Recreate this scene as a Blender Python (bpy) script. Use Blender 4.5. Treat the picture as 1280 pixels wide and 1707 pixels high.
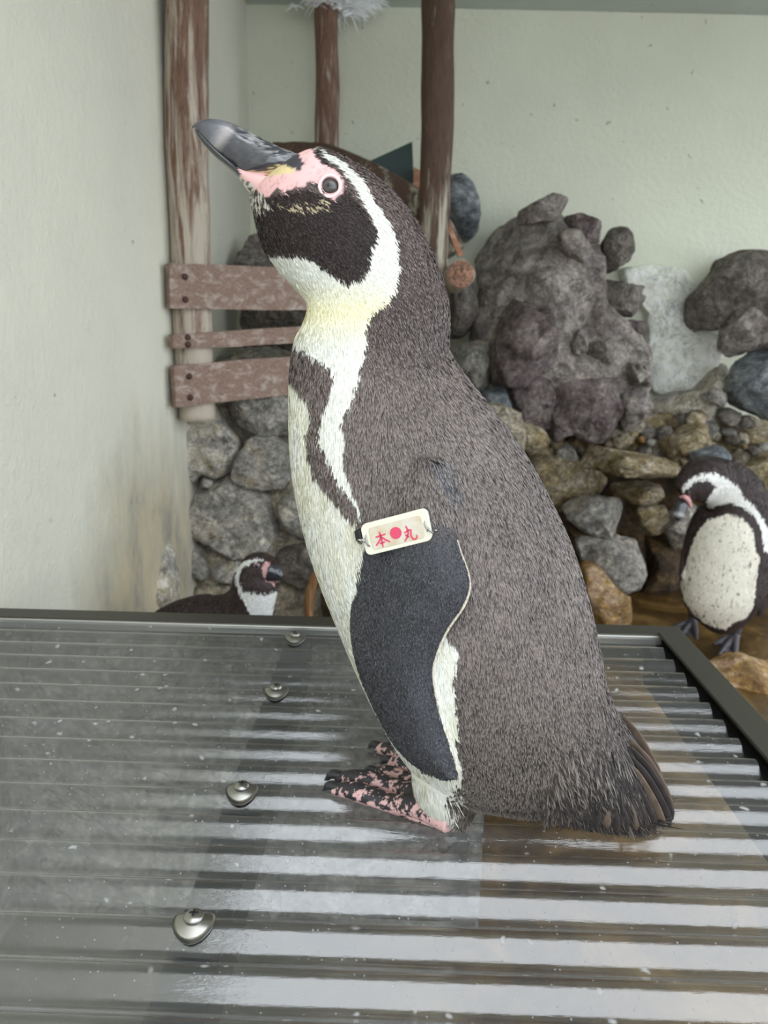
import bpy, bmesh, math, random
import numpy as np
from mathutils import Vector, Matrix
from mathutils.bvhtree import BVHTree

for o in list(bpy.data.objects): bpy.data.objects.remove(o)
SC = bpy.context.scene
COL = SC.collection

# ------------------------------------------------------------------ camera
F, CX, CY = 1283.0, 640.0, 853.5          # focal length and centre for 1280 x 1707
HC = 0.3276
PITCH, ROLL = math.radians(13.0), math.radians(1.2)
RM = Matrix.Rotation(math.pi/2 - PITCH, 3, 'X') @ Matrix.Rotation(ROLL, 3, 'Z')
cam_d = bpy.data.cameras.new('camera'); cam = bpy.data.objects.new('camera', cam_d); COL.objects.link(cam)
cam.matrix_world = Matrix.Translation((0, 0, HC)) @ RM.to_4x4()
cam_d.sensor_fit = 'VERTICAL'; cam_d.sensor_height = 24.0; cam_d.lens = 24.0*F/1707.0
cam_d.clip_start = 0.01
cam_d.dof.use_dof = True; cam_d.dof.focus_distance = 0.475; cam_d.dof.aperture_fstop = 9.0
SC.camera = cam

# ------------------------------------------------------------------ world, light, exposure
w = bpy.data.worlds.new('overcast'); SC.world = w; w.use_nodes = True
bg = w.node_tree.nodes['Background']; bg.inputs[0].default_value = (0.82, 0.90, 1.0, 1); bg.inputs[1].default_value = 3.0
sun_d = bpy.data.lights.new('sun', 'SUN'); sun_d.energy = 0.8; sun_d.angle = math.radians(70); sun_d.color = (1.0, 0.94, 0.84)
sun = bpy.data.objects.new('sun', sun_d); COL.objects.link(sun)
sun.rotation_euler = Vector((-0.25, 0.55, -1.0)).to_track_quat('-Z', 'Y').to_euler()
sun.location = (1, -2, 3)
SC.view_settings.view_transform = 'Standard'; SC.view_settings.look = 'None'
SC.view_settings.gamma = 1.0; SC.view_settings.use_curve_mapping = False
SC.view_settings.exposure = 0.08

# ------------------------------------------------------------------ pixel helpers
R_ = np.array(RM)
CAMP = np.array((0, 0, HC))
def ray(px, py):
    d = R_ @ np.array(((px-CX)/F, -(py-CY)/F, -1.0)); return d
def atY(px, py, Y):
    d = ray(px, py); return CAMP + d*(Y/d[1])
def atZ(px, py, z):
    d = ray(px, py); return CAMP + d*((z-HC)/d[2])
def proj(v):
    q = (v - CAMP) @ R_
    return np.stack((CX + F*q[:, 0]/-q[:, 2], CY - F*q[:, 1]/-q[:, 2]), 1)
def atPlane(px, py, o, n):
    d = ray(px, py); return CAMP + d*(np.dot(o-CAMP, n)/np.dot(d, n))

# ------------------------------------------------------------------ numpy noise
def _h(ix, iy, iz, seed):
    n = (ix*374761393 + iy*668265263 + iz*1274126177 + seed*974711) & 0xFFFFFFFF
    n = ((n ^ (n >> 13))*1103515245) & 0xFFFFFFFF
    n = (n ^ (n >> 16))
    return (n & 0xFFFFFF)/float(0xFFFFFF)
def vnoise(p, seed=0):
    p = np.asarray(p, float); i = np.floor(p).astype(np.int64); f = p-i; f = f*f*(3-2*f)
    r = 0
    for dx in (0, 1):
        for dy in (0, 1):
            for dz in (0, 1):
                wgt = (f[:, 0] if dx else 1-f[:, 0])*(f[:, 1] if dy else 1-f[:, 1])*(f[:, 2] if dz else 1-f[:, 2])
                r = r + wgt*_h(i[:, 0]+dx, i[:, 1]+dy, i[:, 2]+dz, seed)
    return r*2-1
def fbm(p, seed=0, oct=4, gain=.5):
    a, s, r = 1.0, 1.0, 0
    for k in range(oct):
        r = r + a*vnoise(np.asarray(p)*s, seed+k*17); a *= gain; s *= 2.03
    return r
def lin(c):
    c = np.asarray(c, float)/255.0
    return np.where(c <= .04045, c/12.92, ((c+.055)/1.055)**2.4)
def L4(c): return tuple(lin(c)) + (1.0,)
def inside(p, poly):
    x, y = p[:, 0], p[:, 1]; r = np.zeros(len(p), bool); n = len(poly)
    for i in range(n):
        x1, y1 = poly[i]; x2, y2 = poly[(i+1) % n]
        if y1 == y2: continue
        c = ((y1 > y) != (y2 > y)) & (x < (x2-x1)*(y-y1)/(y2-y1)+x1); r ^= c
    return r
def cr(keys, n):
    """Catmull-Rom through rows of keys, n samples."""
    k = np.asarray(keys, float); m = len(k)
    kk = np.vstack((2*k[0]-k[1], k, 2*k[-1]-k[-2])); t = np.linspace(0, m-1, n)
    i = np.minimum(t.astype(int), m-2); u = (t-i)[:, None]
    a, b, c, d = kk[i], kk[i+1], kk[i+2], kk[i+3]
    return .5*((2*b)+(-a+c)*u+(2*a-5*b+4*c-d)*u*u+(-a+3*b-3*c+d)*u**3)

# ------------------------------------------------------------------ objects
def tag(o, label, cat, group=None):
    o['label'] = label; o['category'] = cat
    if group: o['group'] = group
    return o
def thing(name, label, cat, loc, group=None):
    o = bpy.data.objects.new(name, None); COL.objects.link(o); o.location = tuple(loc); o.empty_display_size = .02
    return tag(o, label, cat, group)
def wloc(o):
    l = Vector(o.location)
    while o.parent: o = o.parent; l = l + Vector(o.location)
    return np.array(l)
def mk(name, v, f, mat, parent=None, smooth=True, cols=None, kind=None, origin=None):
    v = np.asarray(v, float)
    if parent is not None: base = wloc(parent); loc = (0, 0, 0)
    else:
        base = np.array(((v[:, 0].min()+v[:, 0].max())/2, (v[:, 1].min()+v[:, 1].max())/2, v[:, 2].min())); loc = base
    me = bpy.data.meshes.new(name)
    me.from_pydata((v-base).tolist(), [], f if isinstance(f, list) else f.tolist()); me.update()
    if smooth: me.polygons.foreach_set('use_smooth', np.ones(len(me.polygons), bool))
    if cols is not None:
        a = me.color_attributes.new('Col', 'FLOAT_COLOR', 'POINT')
        a.data.foreach_set('color', np.hstack((cols, np.ones((len(cols), 1)))).astype(np.float32).ravel())
    if mat is not None: me.materials.append(mat)
    o = bpy.data.objects.new(name, me); COL.objects.link(o)
    if parent is not None: o.parent = parent
    o.location = tuple(loc)
    if kind: o['kind'] = kind
    return o
def grid_faces(nr, nc, wrap=True, off=0, cap0=None, cap1=None):
    f = []
    for i in range(nr-1):
        for j in range(nc if wrap else nc-1):
            j2 = (j+1) % nc
            f.append((off+i*nc+j, off+i*nc+j2, off+(i+1)*nc+j2, off+(i+1)*nc+j))
    if cap0 is not None:
        for j in range(nc): f.append((cap0, off+(j+1) % nc, off+j))
    if cap1 is not None:
        b = off+(nr-1)*nc
        for j in range(nc): f.append((cap1, b+j, b+(j+1) % nc))
    return f
def ring_loft(C, A, B, nseg=48, p=1.0, round_ends=True):
    """rings c + a*cos + b*sin, capped."""
    th = np.linspace(0, 2*np.pi, nseg, endpoint=False)
    c_, s_ = np.cos(th), np.sin(th); c_ = np.sign(c_)*np.abs(c_)**p; s_ = np.sign(s_)*np.abs(s_)**p
    v = C[:, None, :] + A[:, None, :]*c_[None, :, None] + B[:, None, :]*s_[None, :, None]
    n = len(C); v = v.reshape(-1, 3)
    v = np.vstack((v, C[0:1], C[-1:]))
    return v, grid_faces(n, nseg, True, 0, n*nseg, n*nseg+1)
def tube(pts, rad, nseg=10, n=None, squash=1.0):
    k = np.hstack((np.asarray(pts, float), np.asarray(rad, float).reshape(-1, 1)*np.ones((len(pts), 1))))
    if n: k = cr(k, n)
    C, r = k[:, :3], np.maximum(k[:, 3], 1e-5)
    T = np.gradient(C, axis=0); T /= np.linalg.norm(T, axis=1)[:, None]
    up = np.array((0, 0, 1.0)) if abs(T[:, 2]).mean() < .8 else np.array((0, 1.0, 0))
    A = np.cross(T, up); A /= np.linalg.norm(A, axis=1)[:, None]; B = np.cross(A, T)
    return ring_loft(C, A*r[:, None], B*r[:, None]*squash, nseg)
def box(c, s, bev=0.0, rot=None):
    bm = bmesh.new(); bmesh.ops.create_cube(bm, size=1)
    bmesh.ops.scale(bm, vec=s, verts=bm.verts)
    if bev: bmesh.ops.bevel(bm, geom=bm.edges[:], offset=bev, segments=2, affect='EDGES', profile=.5)
    if rot is not None: bmesh.ops.rotate(bm, matrix=rot, verts=bm.verts)
    v = np.array([x.co[:] for x in bm.verts])+np.asarray(c); f = [[x.index for x in q.verts] for q in bm.faces]; bm.free()
    return v, f
def join(*parts):
    V, Fs, o = [], [], 0
    for v, f in parts:
        V.append(v); Fs += [tuple(i+o for i in q) for q in f]; o += len(v)
    return np.vstack(V), Fs

# ------------------------------------------------------------------ materials
def nmat(name):
    m = bpy.data.materials.new(name); m.use_nodes = True; nt = m.node_tree
    return m, nt, nt.nodes['Principled BSDF']
def N(nt, t, **kw):
    n = nt.nodes.new(t)
    for k, v in kw.items():
        if k.startswith('_'): setattr(n, k[1:], v)
        else: n.inputs[k.replace('_', ' ')].default_value = v
    return n
def ramp(nt, src, stops, interp='LINEAR'):
    r = nt.nodes.new('ShaderNodeValToRGB'); r.color_ramp.interpolation = interp
    e = r.color_ramp.elements
    while len(e) < len(stops): e.new(.5)
    for el, (p, c) in zip(e, stops): el.position = p; el.color = c if len(c) == 4 else L4(c)
    nt.links.new(src, r.inputs[0]); return r.outputs[0]
def coords(nt, scale=(1, 1, 1), rot=(0, 0, 0), loc=(0, 0, 0), out='Position'):
    tc = nt.nodes.new('ShaderNodeNewGeometry'); mp = nt.nodes.new('ShaderNodeMapping')
    mp.inputs['Scale'].default_value = scale; mp.inputs['Rotation'].default_value = rot; mp.inputs['Location'].default_value = loc
    nt.links.new(tc.outputs[out], mp.inputs[0]); return mp.outputs[0]
def noise(nt, vec, scale, detail=6, rough=.6, dist=0):
    n = N(nt, 'ShaderNodeTexNoise', Scale=scale, Detail=detail, Roughness=rough, Distortion=dist)
    nt.links.new(vec, n.inputs['Vector']); return n.outputs['Fac']
def mixc(nt, fac, a, b, mode='MIX'):
    m = nt.nodes.new('ShaderNodeMix'); m.data_type = 'RGBA'; m.blend_type = mode
    for s, x in ((m.inputs[0], fac), (m.inputs[6], a), (m.inputs[7], b)):
        if hasattr(x, 'is_linked') or isinstance(x, bpy.types.NodeSocket): nt.links.new(x, s)
        else: s.default_value = x if not isinstance(x, tuple) or len(x) == 4 else L4(x)
    return m.outputs[2]
def bump(nt, src, bsdf, strength=.3, dist=.01):
    b = N(nt, 'ShaderNodeBump', Strength=strength, Distance=dist); nt.links.new(src, b.inputs['Height']); nt.links.new(b.outputs[0], bsdf.inputs['Normal'])
def math_(nt, op, a, b=None, clamp=False):
    n = nt.nodes.new('ShaderNodeMath'); n.operation = op; n.use_clamp = clamp
    for s, x in zip(n.inputs, (a, b)):
        if x is None: continue
        if isinstance(x, bpy.types.NodeSocket): nt.links.new(x, s)
        else: s.default_value = x
    return n.outputs[0]
def simple(name, c, rough=.5, metal=0, coat=0, spec=.5):
    m, nt, b = nmat(name); b.inputs['Base Color'].default_value = L4(c); b.inputs['Roughness'].default_value = rough
    b.inputs['Metallic'].default_value = metal; b.inputs['Coat Weight'].default_value = coat; b.inputs['Specular IOR Level'].default_value = spec
    return m
def rockmat(name, stops, scale=9, speck=None, rough=.85, bs=.65, stretch=(1, 1, 1), gam=.72):
    m, nt, b = nmat(name); v = coords(nt, stretch)
    n1 = noise(nt, v, scale, 10, .7, .8); n2 = noise(nt, v, scale*5, 8, .75, .5); n3 = noise(nt, v, scale*22, 5, .7)
    c = ramp(nt, n1, [(.5+(p-.5)*.5, k) for p, k in stops])
    c = mixc(nt, .95, c, ramp(nt, n2, [(.36, (84, 80, 75)), (.5, (150, 150, 150)), (.66, (225, 222, 216))]), 'OVERLAY')
    c = mixc(nt, .6, c, ramp(nt, n3, [(.36, (84, 84, 84)), (.5, (145, 145, 145)), (.66, (215, 215, 215))]), 'OVERLAY')
    if speck:
        n4 = noise(nt, v, scale*1.7, 10, .8, 1.2)
        f = ramp(nt, n4, [(speck[1]-.04, (0, 0, 0)), (speck[1]+.05, (235, 235, 235))])
        c = mixc(nt, f, c, speck[0])
    n5 = noise(nt, v, scale*.8, 4, .6, 2.2)
    cr_ = math_(nt, 'ABSOLUTE', math_(nt, 'SUBTRACT', n5, .5)); crk = ramp(nt, cr_, [(0.0, (70, 64, 58)), (.016, (255, 255, 255))])
    c = mixc(nt, .75, c, crk, 'MULTIPLY')
    gm = N(nt, 'ShaderNodeGamma', Gamma=gam); nt.links.new(c, gm.inputs[0]); c = gm.outputs[0]
    nt.links.new(c, b.inputs['Base Color']); b.inputs['Roughness'].default_value = rough
    h = math_(nt, 'ADD', math_(nt, 'ADD', n1, math_(nt, 'MULTIPLY', n2, .45)), math_(nt, 'ADD', math_(nt, 'MULTIPLY', n3, .12), math_(nt, 'MULTIPLY', crk, .12)))
    bump(nt, h, b, bs, .035)
    return m
M = {}
M['grey'] = rockmat('grey_rock', [(.25, (132, 127, 117)), (.5, (176, 169, 153)), (.75, (208, 200, 180))], 12, ((170, 160, 135), .62))
M['pale'] = rockmat('pale_rock', [(.25, (160, 154, 140)), (.5, (204, 198, 182)), (.75, (226, 220, 206))], 10, ((120, 116, 108), .62))
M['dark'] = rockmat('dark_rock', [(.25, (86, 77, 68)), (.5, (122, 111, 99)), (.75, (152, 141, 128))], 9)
M['purple'] = rockmat('purple_rock', [(.25, (76, 60, 58)), (.5, (118, 100, 96)), (.75, (150, 134, 126))], 14, ((70, 58, 40), .6))
M['boulder'] = rockmat('boulder_rock', [(.25, (118, 104, 95)), (.5, (154, 141, 130)), (.75, (180, 167, 154))], 6, ((96, 82, 80), .6))
M['blue'] = rockmat('blue_rock', [(.25, (84, 92, 97)), (.5, (128, 136, 140)), (.75, (172, 178, 180))], 11)
M['ochre'] = rockmat('ochre_rock', [(.22, (84, 64, 32)), (.45, (158, 130, 80)), (.6, (186, 168, 126)), (.8, (212, 202, 178))], 13, ((70, 62, 44), .58))
M['orange'] = rockmat('orange_rock', [(.25, (110, 66, 18)), (.5, (186, 132, 58)), (.75, (216, 194, 150))], 12, rough=.5)
M['wetbrown'] = rockmat('wet_brown_rock', [(.25, (24, 15, 6)), (.5, (66, 43, 18)), (.8, (120, 84, 36))], 12, rough=.45)
M['mortar'] = rockmat('mortar', [(.25, (120, 106, 82)), (.5, (182, 168, 138)), (.75, (210, 198, 168))], 20)
M['cement'] = rockmat('cement_patch', [(.2, (176, 178, 172)), (.4, (216, 216, 204)), (.6, (232, 231, 218)), (.8, (240, 239, 228))], 10, ((150, 153, 150), .6), bs=.35, gam=.5)

def mixv(nt, v, amt, sc):
    n = N(nt, 'ShaderNodeTexNoise', Scale=sc, Detail=3.0); nt.links.new(v, n.inputs['Vector'])
    m = nt.nodes.new('ShaderNodeVectorMath'); m.operation = 'MULTIPLY_ADD'; nt.links.new(n.outputs['Color'], m.inputs[0]); m.inputs[1].default_value = (amt,)*3; nt.links.new(v, m.inputs[2])
    return m.outputs[0]
def wallmat(name, base, dirt, stain=None):
    m, nt, b = nmat(name); v = coords(nt)
    n1 = noise(nt, v, 1.7, 5, .55); n2 = noise(nt, v, 60, 5, .7); n3 = noise(nt, v, 14, 8, .8, .4)
    c = ramp(nt, n1, [(.3, tuple(int(x*.93) for x in base)), (.7, base)])
    sp = ramp(nt, n3, [(.64, (0, 0, 0)), (.74, (255, 255, 255))])
    c = mixc(nt, math_(nt, 'MULTIPLY', sp, .6), c, dirt)
    vs = N(nt, 'ShaderNodeTexVoronoi', Scale=16.0); nt.links.new(mixv(nt, v, .05, 40), vs.inputs['Vector'])
    sp = math_(nt, 'MULTIPLY', ramp(nt, vs.outputs['Color'], [(.55, (0, 0, 0)), (.7, (255, 255, 255))]), ramp(nt, vs.outputs['Distance'], [(.03, (255, 255, 255)), (.09, (0, 0, 0))]))
    c = mixc(nt, math_(nt, 'MULTIPLY', sp, .7), c, (86, 80, 68))
    if stain:       # rising damp: brown stain low on the wall, with a ragged shape of its own
        pos, sx, sz, col = stain
        g = coords(nt, (0, 1/sx, 1/sz), loc=(0, -pos[0]/sx, -pos[1]/sz))
        ln = nt.nodes.new('ShaderNodeVectorMath'); ln.operation = 'LENGTH'; nt.links.new(g, ln.inputs[0])
        d = math_(nt, 'SUBTRACT', math_(nt, 'ADD', 1.25, math_(nt, 'MULTIPLY', noise(nt, coords(nt, (1, 1, .35)), 9, 8, .7), .9)), math_(nt, 'ADD', ln.outputs['Value'], .55))
        f = ramp(nt, d, [(.15, (0, 0, 0)), (.75, (225, 225, 225))])
        sc = ramp(nt, noise(nt, coords(nt, (1, 1, .5)), 14, 6, .7), [(.3, (104, 98, 84)), (.5, (168, 154, 124)), (.7, (196, 176, 134))])
        c = mixc(nt, f, c, sc)
    nt.links.new(c, b.inputs['Base Color']); b.inputs['Roughness'].default_value = .8
    bump(nt, math_(nt, 'ADD', n2, math_(nt, 'MULTIPLY', n3, .6)), b, .4, .010)
    return m
M['wall_l'] = wallmat('plaster_left', (220, 217, 198), (150, 148, 136), ((1.42, -.16), .42, .36, None))
M['wall_b'] = wallmat('plaster_back', (218, 219, 196), (140, 140, 126))
M['ceil'] = wallmat('ceiling_paint', (196, 204, 196), (150, 152, 146))

def woodmat(name, dark, mid, pale, axis='z', paleamt=.55, peel=None):
    m, nt, b = nmat(name)
    s = {'z': (9, 9, .9), 'x': (.7, 12, 12)}[axis]
    v = coords(nt, s); n1 = noise(nt, v, 5, 8, .7, .5); n2 = noise(nt, coords(nt, tuple(x*3 for x in s)), 9, 6, .7)
    c = ramp(nt, n2, [(.3, dark), (.65, mid)])
    if peel:        # bark peeled off below a ragged line
        sz = nt.nodes.new('ShaderNodeSeparateXYZ'); nt.links.new(coords(nt), sz.inputs[0])
        n1 = math_(nt, 'ADD', n1, math_(nt, 'MINIMUM', math_(nt, 'MAXIMUM', math_(nt, 'MULTIPLY', math_(nt, 'SUBTRACT', peel[0], sz.outputs[2]), peel[1]), -.08), .16))
    f = ramp(nt, n1, [(paleamt-.06, (0, 0, 0)), (paleamt+.06, (255, 255, 255))])
    c = mixc(nt, math_(nt, 'MULTIPLY', f, .85), c, pale)
    nt.links.new(c, b.inputs['Base Color']); b.inputs['Roughness'].default_value = .75
    bump(nt, math_(nt, 'ADD', n1, math_(nt, 'MULTIPLY', n2, .6)), b, .5, .01)
    return m
M['bark'] = woodmat('weathered_log', (84, 58, 45), (132, 100, 80), (192, 180, 162), 'z', .52, (.72, .3))
M['bark_dark'] = woodmat('brown_log', (62, 44, 32), (98, 74, 58), (196, 188, 166), 'z', .60, (.70, .6))
M['plank'] = woodmat('old_plank', (110, 84, 71), (152, 127, 111), (178, 162, 148), 'x', .56)
M['sawn'] = woodmat('sawn_wood', (150, 96, 66), (188, 134, 104), (206, 168, 140), 'x', .55)
M['beam'] = simple('dark_beam', (40, 40, 42), .5)
M['board'] = rockmat('dark_grey_board', [(.25, (78, 75, 68)), (.5, (104, 100, 92)), (.75, (126, 122, 112))], 6, bs=.2)  # dark grey for the added boards under the sheet
M['alu'] = simple('bronze_aluminium', (66, 64, 56), .42, .5)
M['alu_edge'] = simple('bare_aluminium', (190, 188, 182), .35, .8)
M['steel'] = simple('stainless_steel', (158, 156, 150), .3, 1)
M['green'] = simple('dark_green_plastic', (26, 52, 46), .5)
M['black'] = simple('black_rubber', (20, 20, 22), .5)

# polycarbonate sheet: clear with a dusty film and lime specks
def sheetmat():
    m, nt, b = nmat('clear_polycarbonate'); nt.nodes.remove(b)
    out = nt.nodes['Material Output']
    tr = N(nt, 'ShaderNodeBsdfTransparent', Color=(.86, .88, .89, 1)); gl = N(nt, 'ShaderNodeBsdfGlossy', Roughness=.05)
    gl.inputs['Color'].default_value = (1, 1, 1, 1)
    fr = N(nt, 'ShaderNodeFresnel', IOR=1.58)
    fac = math_(nt, 'MULTIPLY', fr.outputs[0], 2.6, True)
    v = coords(nt)
    sc = noise(nt, coords(nt, (2, 60, 60)), 4, 6, .7)
    bp = N(nt, 'ShaderNodeBump', Strength=.12, Distance=.002); nt.links.new(noise(nt, coords(nt, (12, 60, 60)), 5, 5, .65), bp.inputs['Height'])
    nt.links.new(bp.outputs[0], gl.inputs['Normal'])
    m1 = nt.nodes.new('ShaderNodeMixShader'); nt.links.new(fac, m1.inputs[0]); nt.links.new(tr.outputs[0], m1.inputs[1]); nt.links.new(gl.outputs[0], m1.inputs[2])
    df = N(nt, 'ShaderNodeBsdfDiffuse', Color=L4((186, 186, 184))); tl = N(nt, 'ShaderNodeBsdfTranslucent', Color=L4((150, 150, 148)))
    ad = nt.nodes.new('ShaderNodeMixShader'); ad.inputs[0].default_value = .35
    nt.links.new(df.outputs[0], ad.inputs[1]); nt.links.new(tl.outputs[0], ad.inputs[2])
    # film
    film = ramp(nt, noise(nt, coords(nt, (3, 10, 10)), 3, 8, .7), [(.3, (46, 46, 46)), (.75, (112, 112, 112))])
    vo = N(nt, 'ShaderNodeTexVoronoi', Scale=95.0, Randomness=1.0); nt.links.new(mixv(nt, coords(nt, (.8, 1, 1)), .012, 60), vo.inputs['Vector'])
    cell = ramp(nt, vo.outputs['Color'], [(.54, (0, 0, 0)), (.66, (255, 255, 255))])
    spot = ramp(nt, vo.outputs['Distance'], [(.08, (255, 255, 255)), (.24, (0, 0, 0))])
    specks = math_(nt, 'MULTIPLY', cell, spot)
    vo2 = N(nt, 'ShaderNodeTexVoronoi', Scale=260.0, Randomness=1.0); nt.links.new(v, vo2.inputs['Vector'])
    sp2 = math_(nt, 'MULTIPLY', ramp(nt, vo2.outputs['Color'], [(.54, (0, 0, 0)), (.66, (255, 255, 255))]), ramp(nt, vo2.outputs['Distance'], [(.10, (255, 255, 255)), (.22, (0, 0, 0))]))
    smear = ramp(nt, noise(nt, coords(nt, (9, 22, 22)), 4, 9, .8, 1.5), [(.60, (0, 0, 0)), (.72, (165, 165, 165))])
    fac2 = math_(nt, 'MAXIMUM', math_(nt, 'MAXIMUM', film, smear), math_(nt, 'MAXIMUM', specks, math_(nt, 'MULTIPLY', sp2, .7)), True)
    m2 = nt.nodes.new('ShaderNodeMixShader'); nt.links.new(fac2, m2.inputs[0]); nt.links.new(m1.outputs[0], m2.inputs[1]); nt.links.new(ad.outputs[0], m2.inputs[2])
    nt.links.new(m2.outputs[0], out.inputs[0]); return m
M['sheet'] = sheetmat()

def floormat():
    m, nt, b = nmat('wet_stained_floor'); v = coords(nt)
    n1 = noise(nt, v, 5, 8, .65, .8); n2 = noise(nt, v, 40, 6, .7)
    c = ramp(nt, n1, [(.3, (40, 28, 12)), (.5, (92, 68, 34)), (.62, (132, 104, 60)), (.78, (172, 150, 110))])
    c = mixc(nt, .5, c, ramp(nt, n2, [(.3, (70, 70, 70)), (.7, (190, 190, 190))]), 'OVERLAY')
    sx = nt.nodes.new('ShaderNodeSeparateXYZ'); nt.links.new(v, sx.inputs[0])
    g = math_(nt, 'ADD', math_(nt, 'MULTIPLY', sx.outputs[0], -3.0), math_(nt, 'ADD', math_(nt, 'MULTIPLY', n1, 1.2), -.15), True)
    c = mixc(nt, g, c, ramp(nt, n1, [(.3, (58, 56, 48)), (.7, (100, 97, 86))]))
    nt.links.new(c, b.inputs['Base Color'])
    nt.links.new(ramp(nt, n1, [(.3, (60, 60, 60)), (.7, (150, 150, 150))]), b.inputs['Roughness'])
    bump(nt, math_(nt, 'ADD', n1, math_(nt, 'MULTIPLY', n2, .4)), b, .5, .02)
    return m
M['floor'] = floormat()

def featmat(name, rough=.55, bs=.25, sheen=.03, spec=.3):
    m, nt, b = nmat(name)
    a = N(nt, 'ShaderNodeAttribute', _attribute_name='Col'); nt.links.new(a.outputs['Color'], b.inputs['Base Color'])
    b.inputs['Roughness'].default_value = rough; b.inputs['Sheen Weight'].default_value = sheen; b.inputs['Specular IOR Level'].default_value = spec
    b.inputs['Sheen Roughness'].default_value = .4
    if bs: bump(nt, noise(nt, coords(nt), 420, 4, .6), b, bs, .001)
    return m
M['feather'] = featmat('plumage'); M['skin'] = featmat('penguin_body')
M['bill'] = featmat('bill_horn', .16, 0, 0, .8)
M['foot'] = featmat('scaly_foot', .5, .5, 0, .4)

# ================================================================== the setting
XW = -0.41; YB = 2.4; ZF = -0.37; ZC = float(atY(640, 12, YB)[2])
def plate(name, a, b, c, d, mat, nu=2, nv=2):
    a, b, c, d = map(np.array, (a, b, c, d)); u = np.linspace(0, 1, nu); t = np.linspace(0, 1, nv)
    v = np.array([(a*(1-x)+b*x)*(1-y)+(d*(1-x)+c*x)*y for y in t for x in u])
    return mk(name, v, grid_faces(nv, nu, False), mat, kind='structure')
def slab(name, lo, hi, mat):
    lo, hi = np.array(lo, float), np.array(hi, float); v, f = box((lo+hi)/2, hi-lo); return mk(name, v, f, mat, smooth=False, kind='structure')
slab('floor', (-2.5, -3, ZF-.1), (4, 2.55, ZF), M['floor'])
XN = -.53       # the wall stands slightly askew: nearer end further left
_v = [(x, y, z) for z in (ZF, ZC+.9) for x, y in ((XN-.15, -.9), (XN, -.9), (XW, YB), (XW-.15, YB))]
mk('wall_left', np.array(_v), [(3, 2, 1, 0), (4, 5, 6, 7), (0, 1, 5, 4), (1, 2, 6, 5), (2, 3, 7, 6), (3, 0, 4, 7)], M['wall_l'], None, smooth=False, kind='structure')
slab('wall_back', (XW-.15, YB, ZF), (3.2, YB+.15, ZC+.35), M['wall_b'])
slab('ceiling', (XN, .24, ZC), (1.6, YB, ZC+.08), M['ceil'])  # unseen front and right edges placed to shape panel reflections and daylight

# ================================================================== roof panel
pn = thing('roof_panel', 'clear corrugated polycarbonate panel with lime specks under the big penguin', 'panel', (0, .5, -.006))
YAW = math.radians(1.0); ex = np.array((math.cos(YAW), -math.sin(YAW), 0)); ey = np.array((math.sin(YAW), math.cos(YAW), 0))
cr_w = atZ(1099, 1060, 0.008); x_r = float(np.dot(cr_w, ex)); y_b = float(np.dot(cr_w, ey))
PIT, AMP, PH = .032, .0045, .032*.45
XP = -.468
def corr(y): return AMP*np.cos(2*np.pi*(y-PH)/PIT)
ys = np.arange(.12, y_b+.004, PIT/16); xs = np.linspace(XP, x_r-.004, 40)
g = []
for y in ys:
    for x in xs:
        p = ex*x + ey*y; g.append((p[0], p[1], corr(y)))
mk('corrugated_sheet', np.array(g), grid_faces(len(ys), len(xs), False), M['sheet'], pn)
def bar(name, x0, x1, y0, y1, z0, z1, mat, parent, bev=.0008):
    v, f = box((0, 0, 0), (x1-x0, y1-y0, z1-z0), bev); c = np.array(((x0+x1)/2, (y0+y1)/2, (z0+z1)/2)); v = v+c
    v = v[:, :1]*ex + v[:, 1:2]*ey + np.outer(v[:, 2], (0, 0, 1)); return mk(name, v, f, mat, parent, smooth=False)
bar('frame_bar', XP, x_r+.032, y_b+.006, y_b+.034, -.03, .007, M['alu'], pn)
bar('trim_strip', XP, x_r+.004, y_b+.002, y_b+.0055, -.004, .0062, M['alu_edge'], pn)
bar('frame_bar', x_r, x_r+.028, .1, y_b+.006, .0072, .0105, M['alu'], pn)
bar('frame_bar', x_r+.012, x_r+.028, .1, y_b+.006, -.03, .0071, M['alu'], pn)
bar('support_beam', x_r-.012, x_r+.011, .1, y_b+.005, -.05, -.0075, M['beam'], pn)
bar('added_side_board', XP+.002, XP+.02, .1, y_b+.004, ZF, -.0075, M['board'], pn)  # added board, hides the bright wall below so the sheet looks darker
bar('added_rear_board', XP+.021, .11, y_b-.012, y_b+.005, ZF, -.009, M['board'], pn)  # added board, keeps the left side dark behind the sheet
xb = float(np.dot(atZ(405, 1320, 0), ex))
bar('support_beam', xb-.013, xb+.017, .1, y_b+.005, -.042, -.0075, M['beam'], pn)

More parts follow.
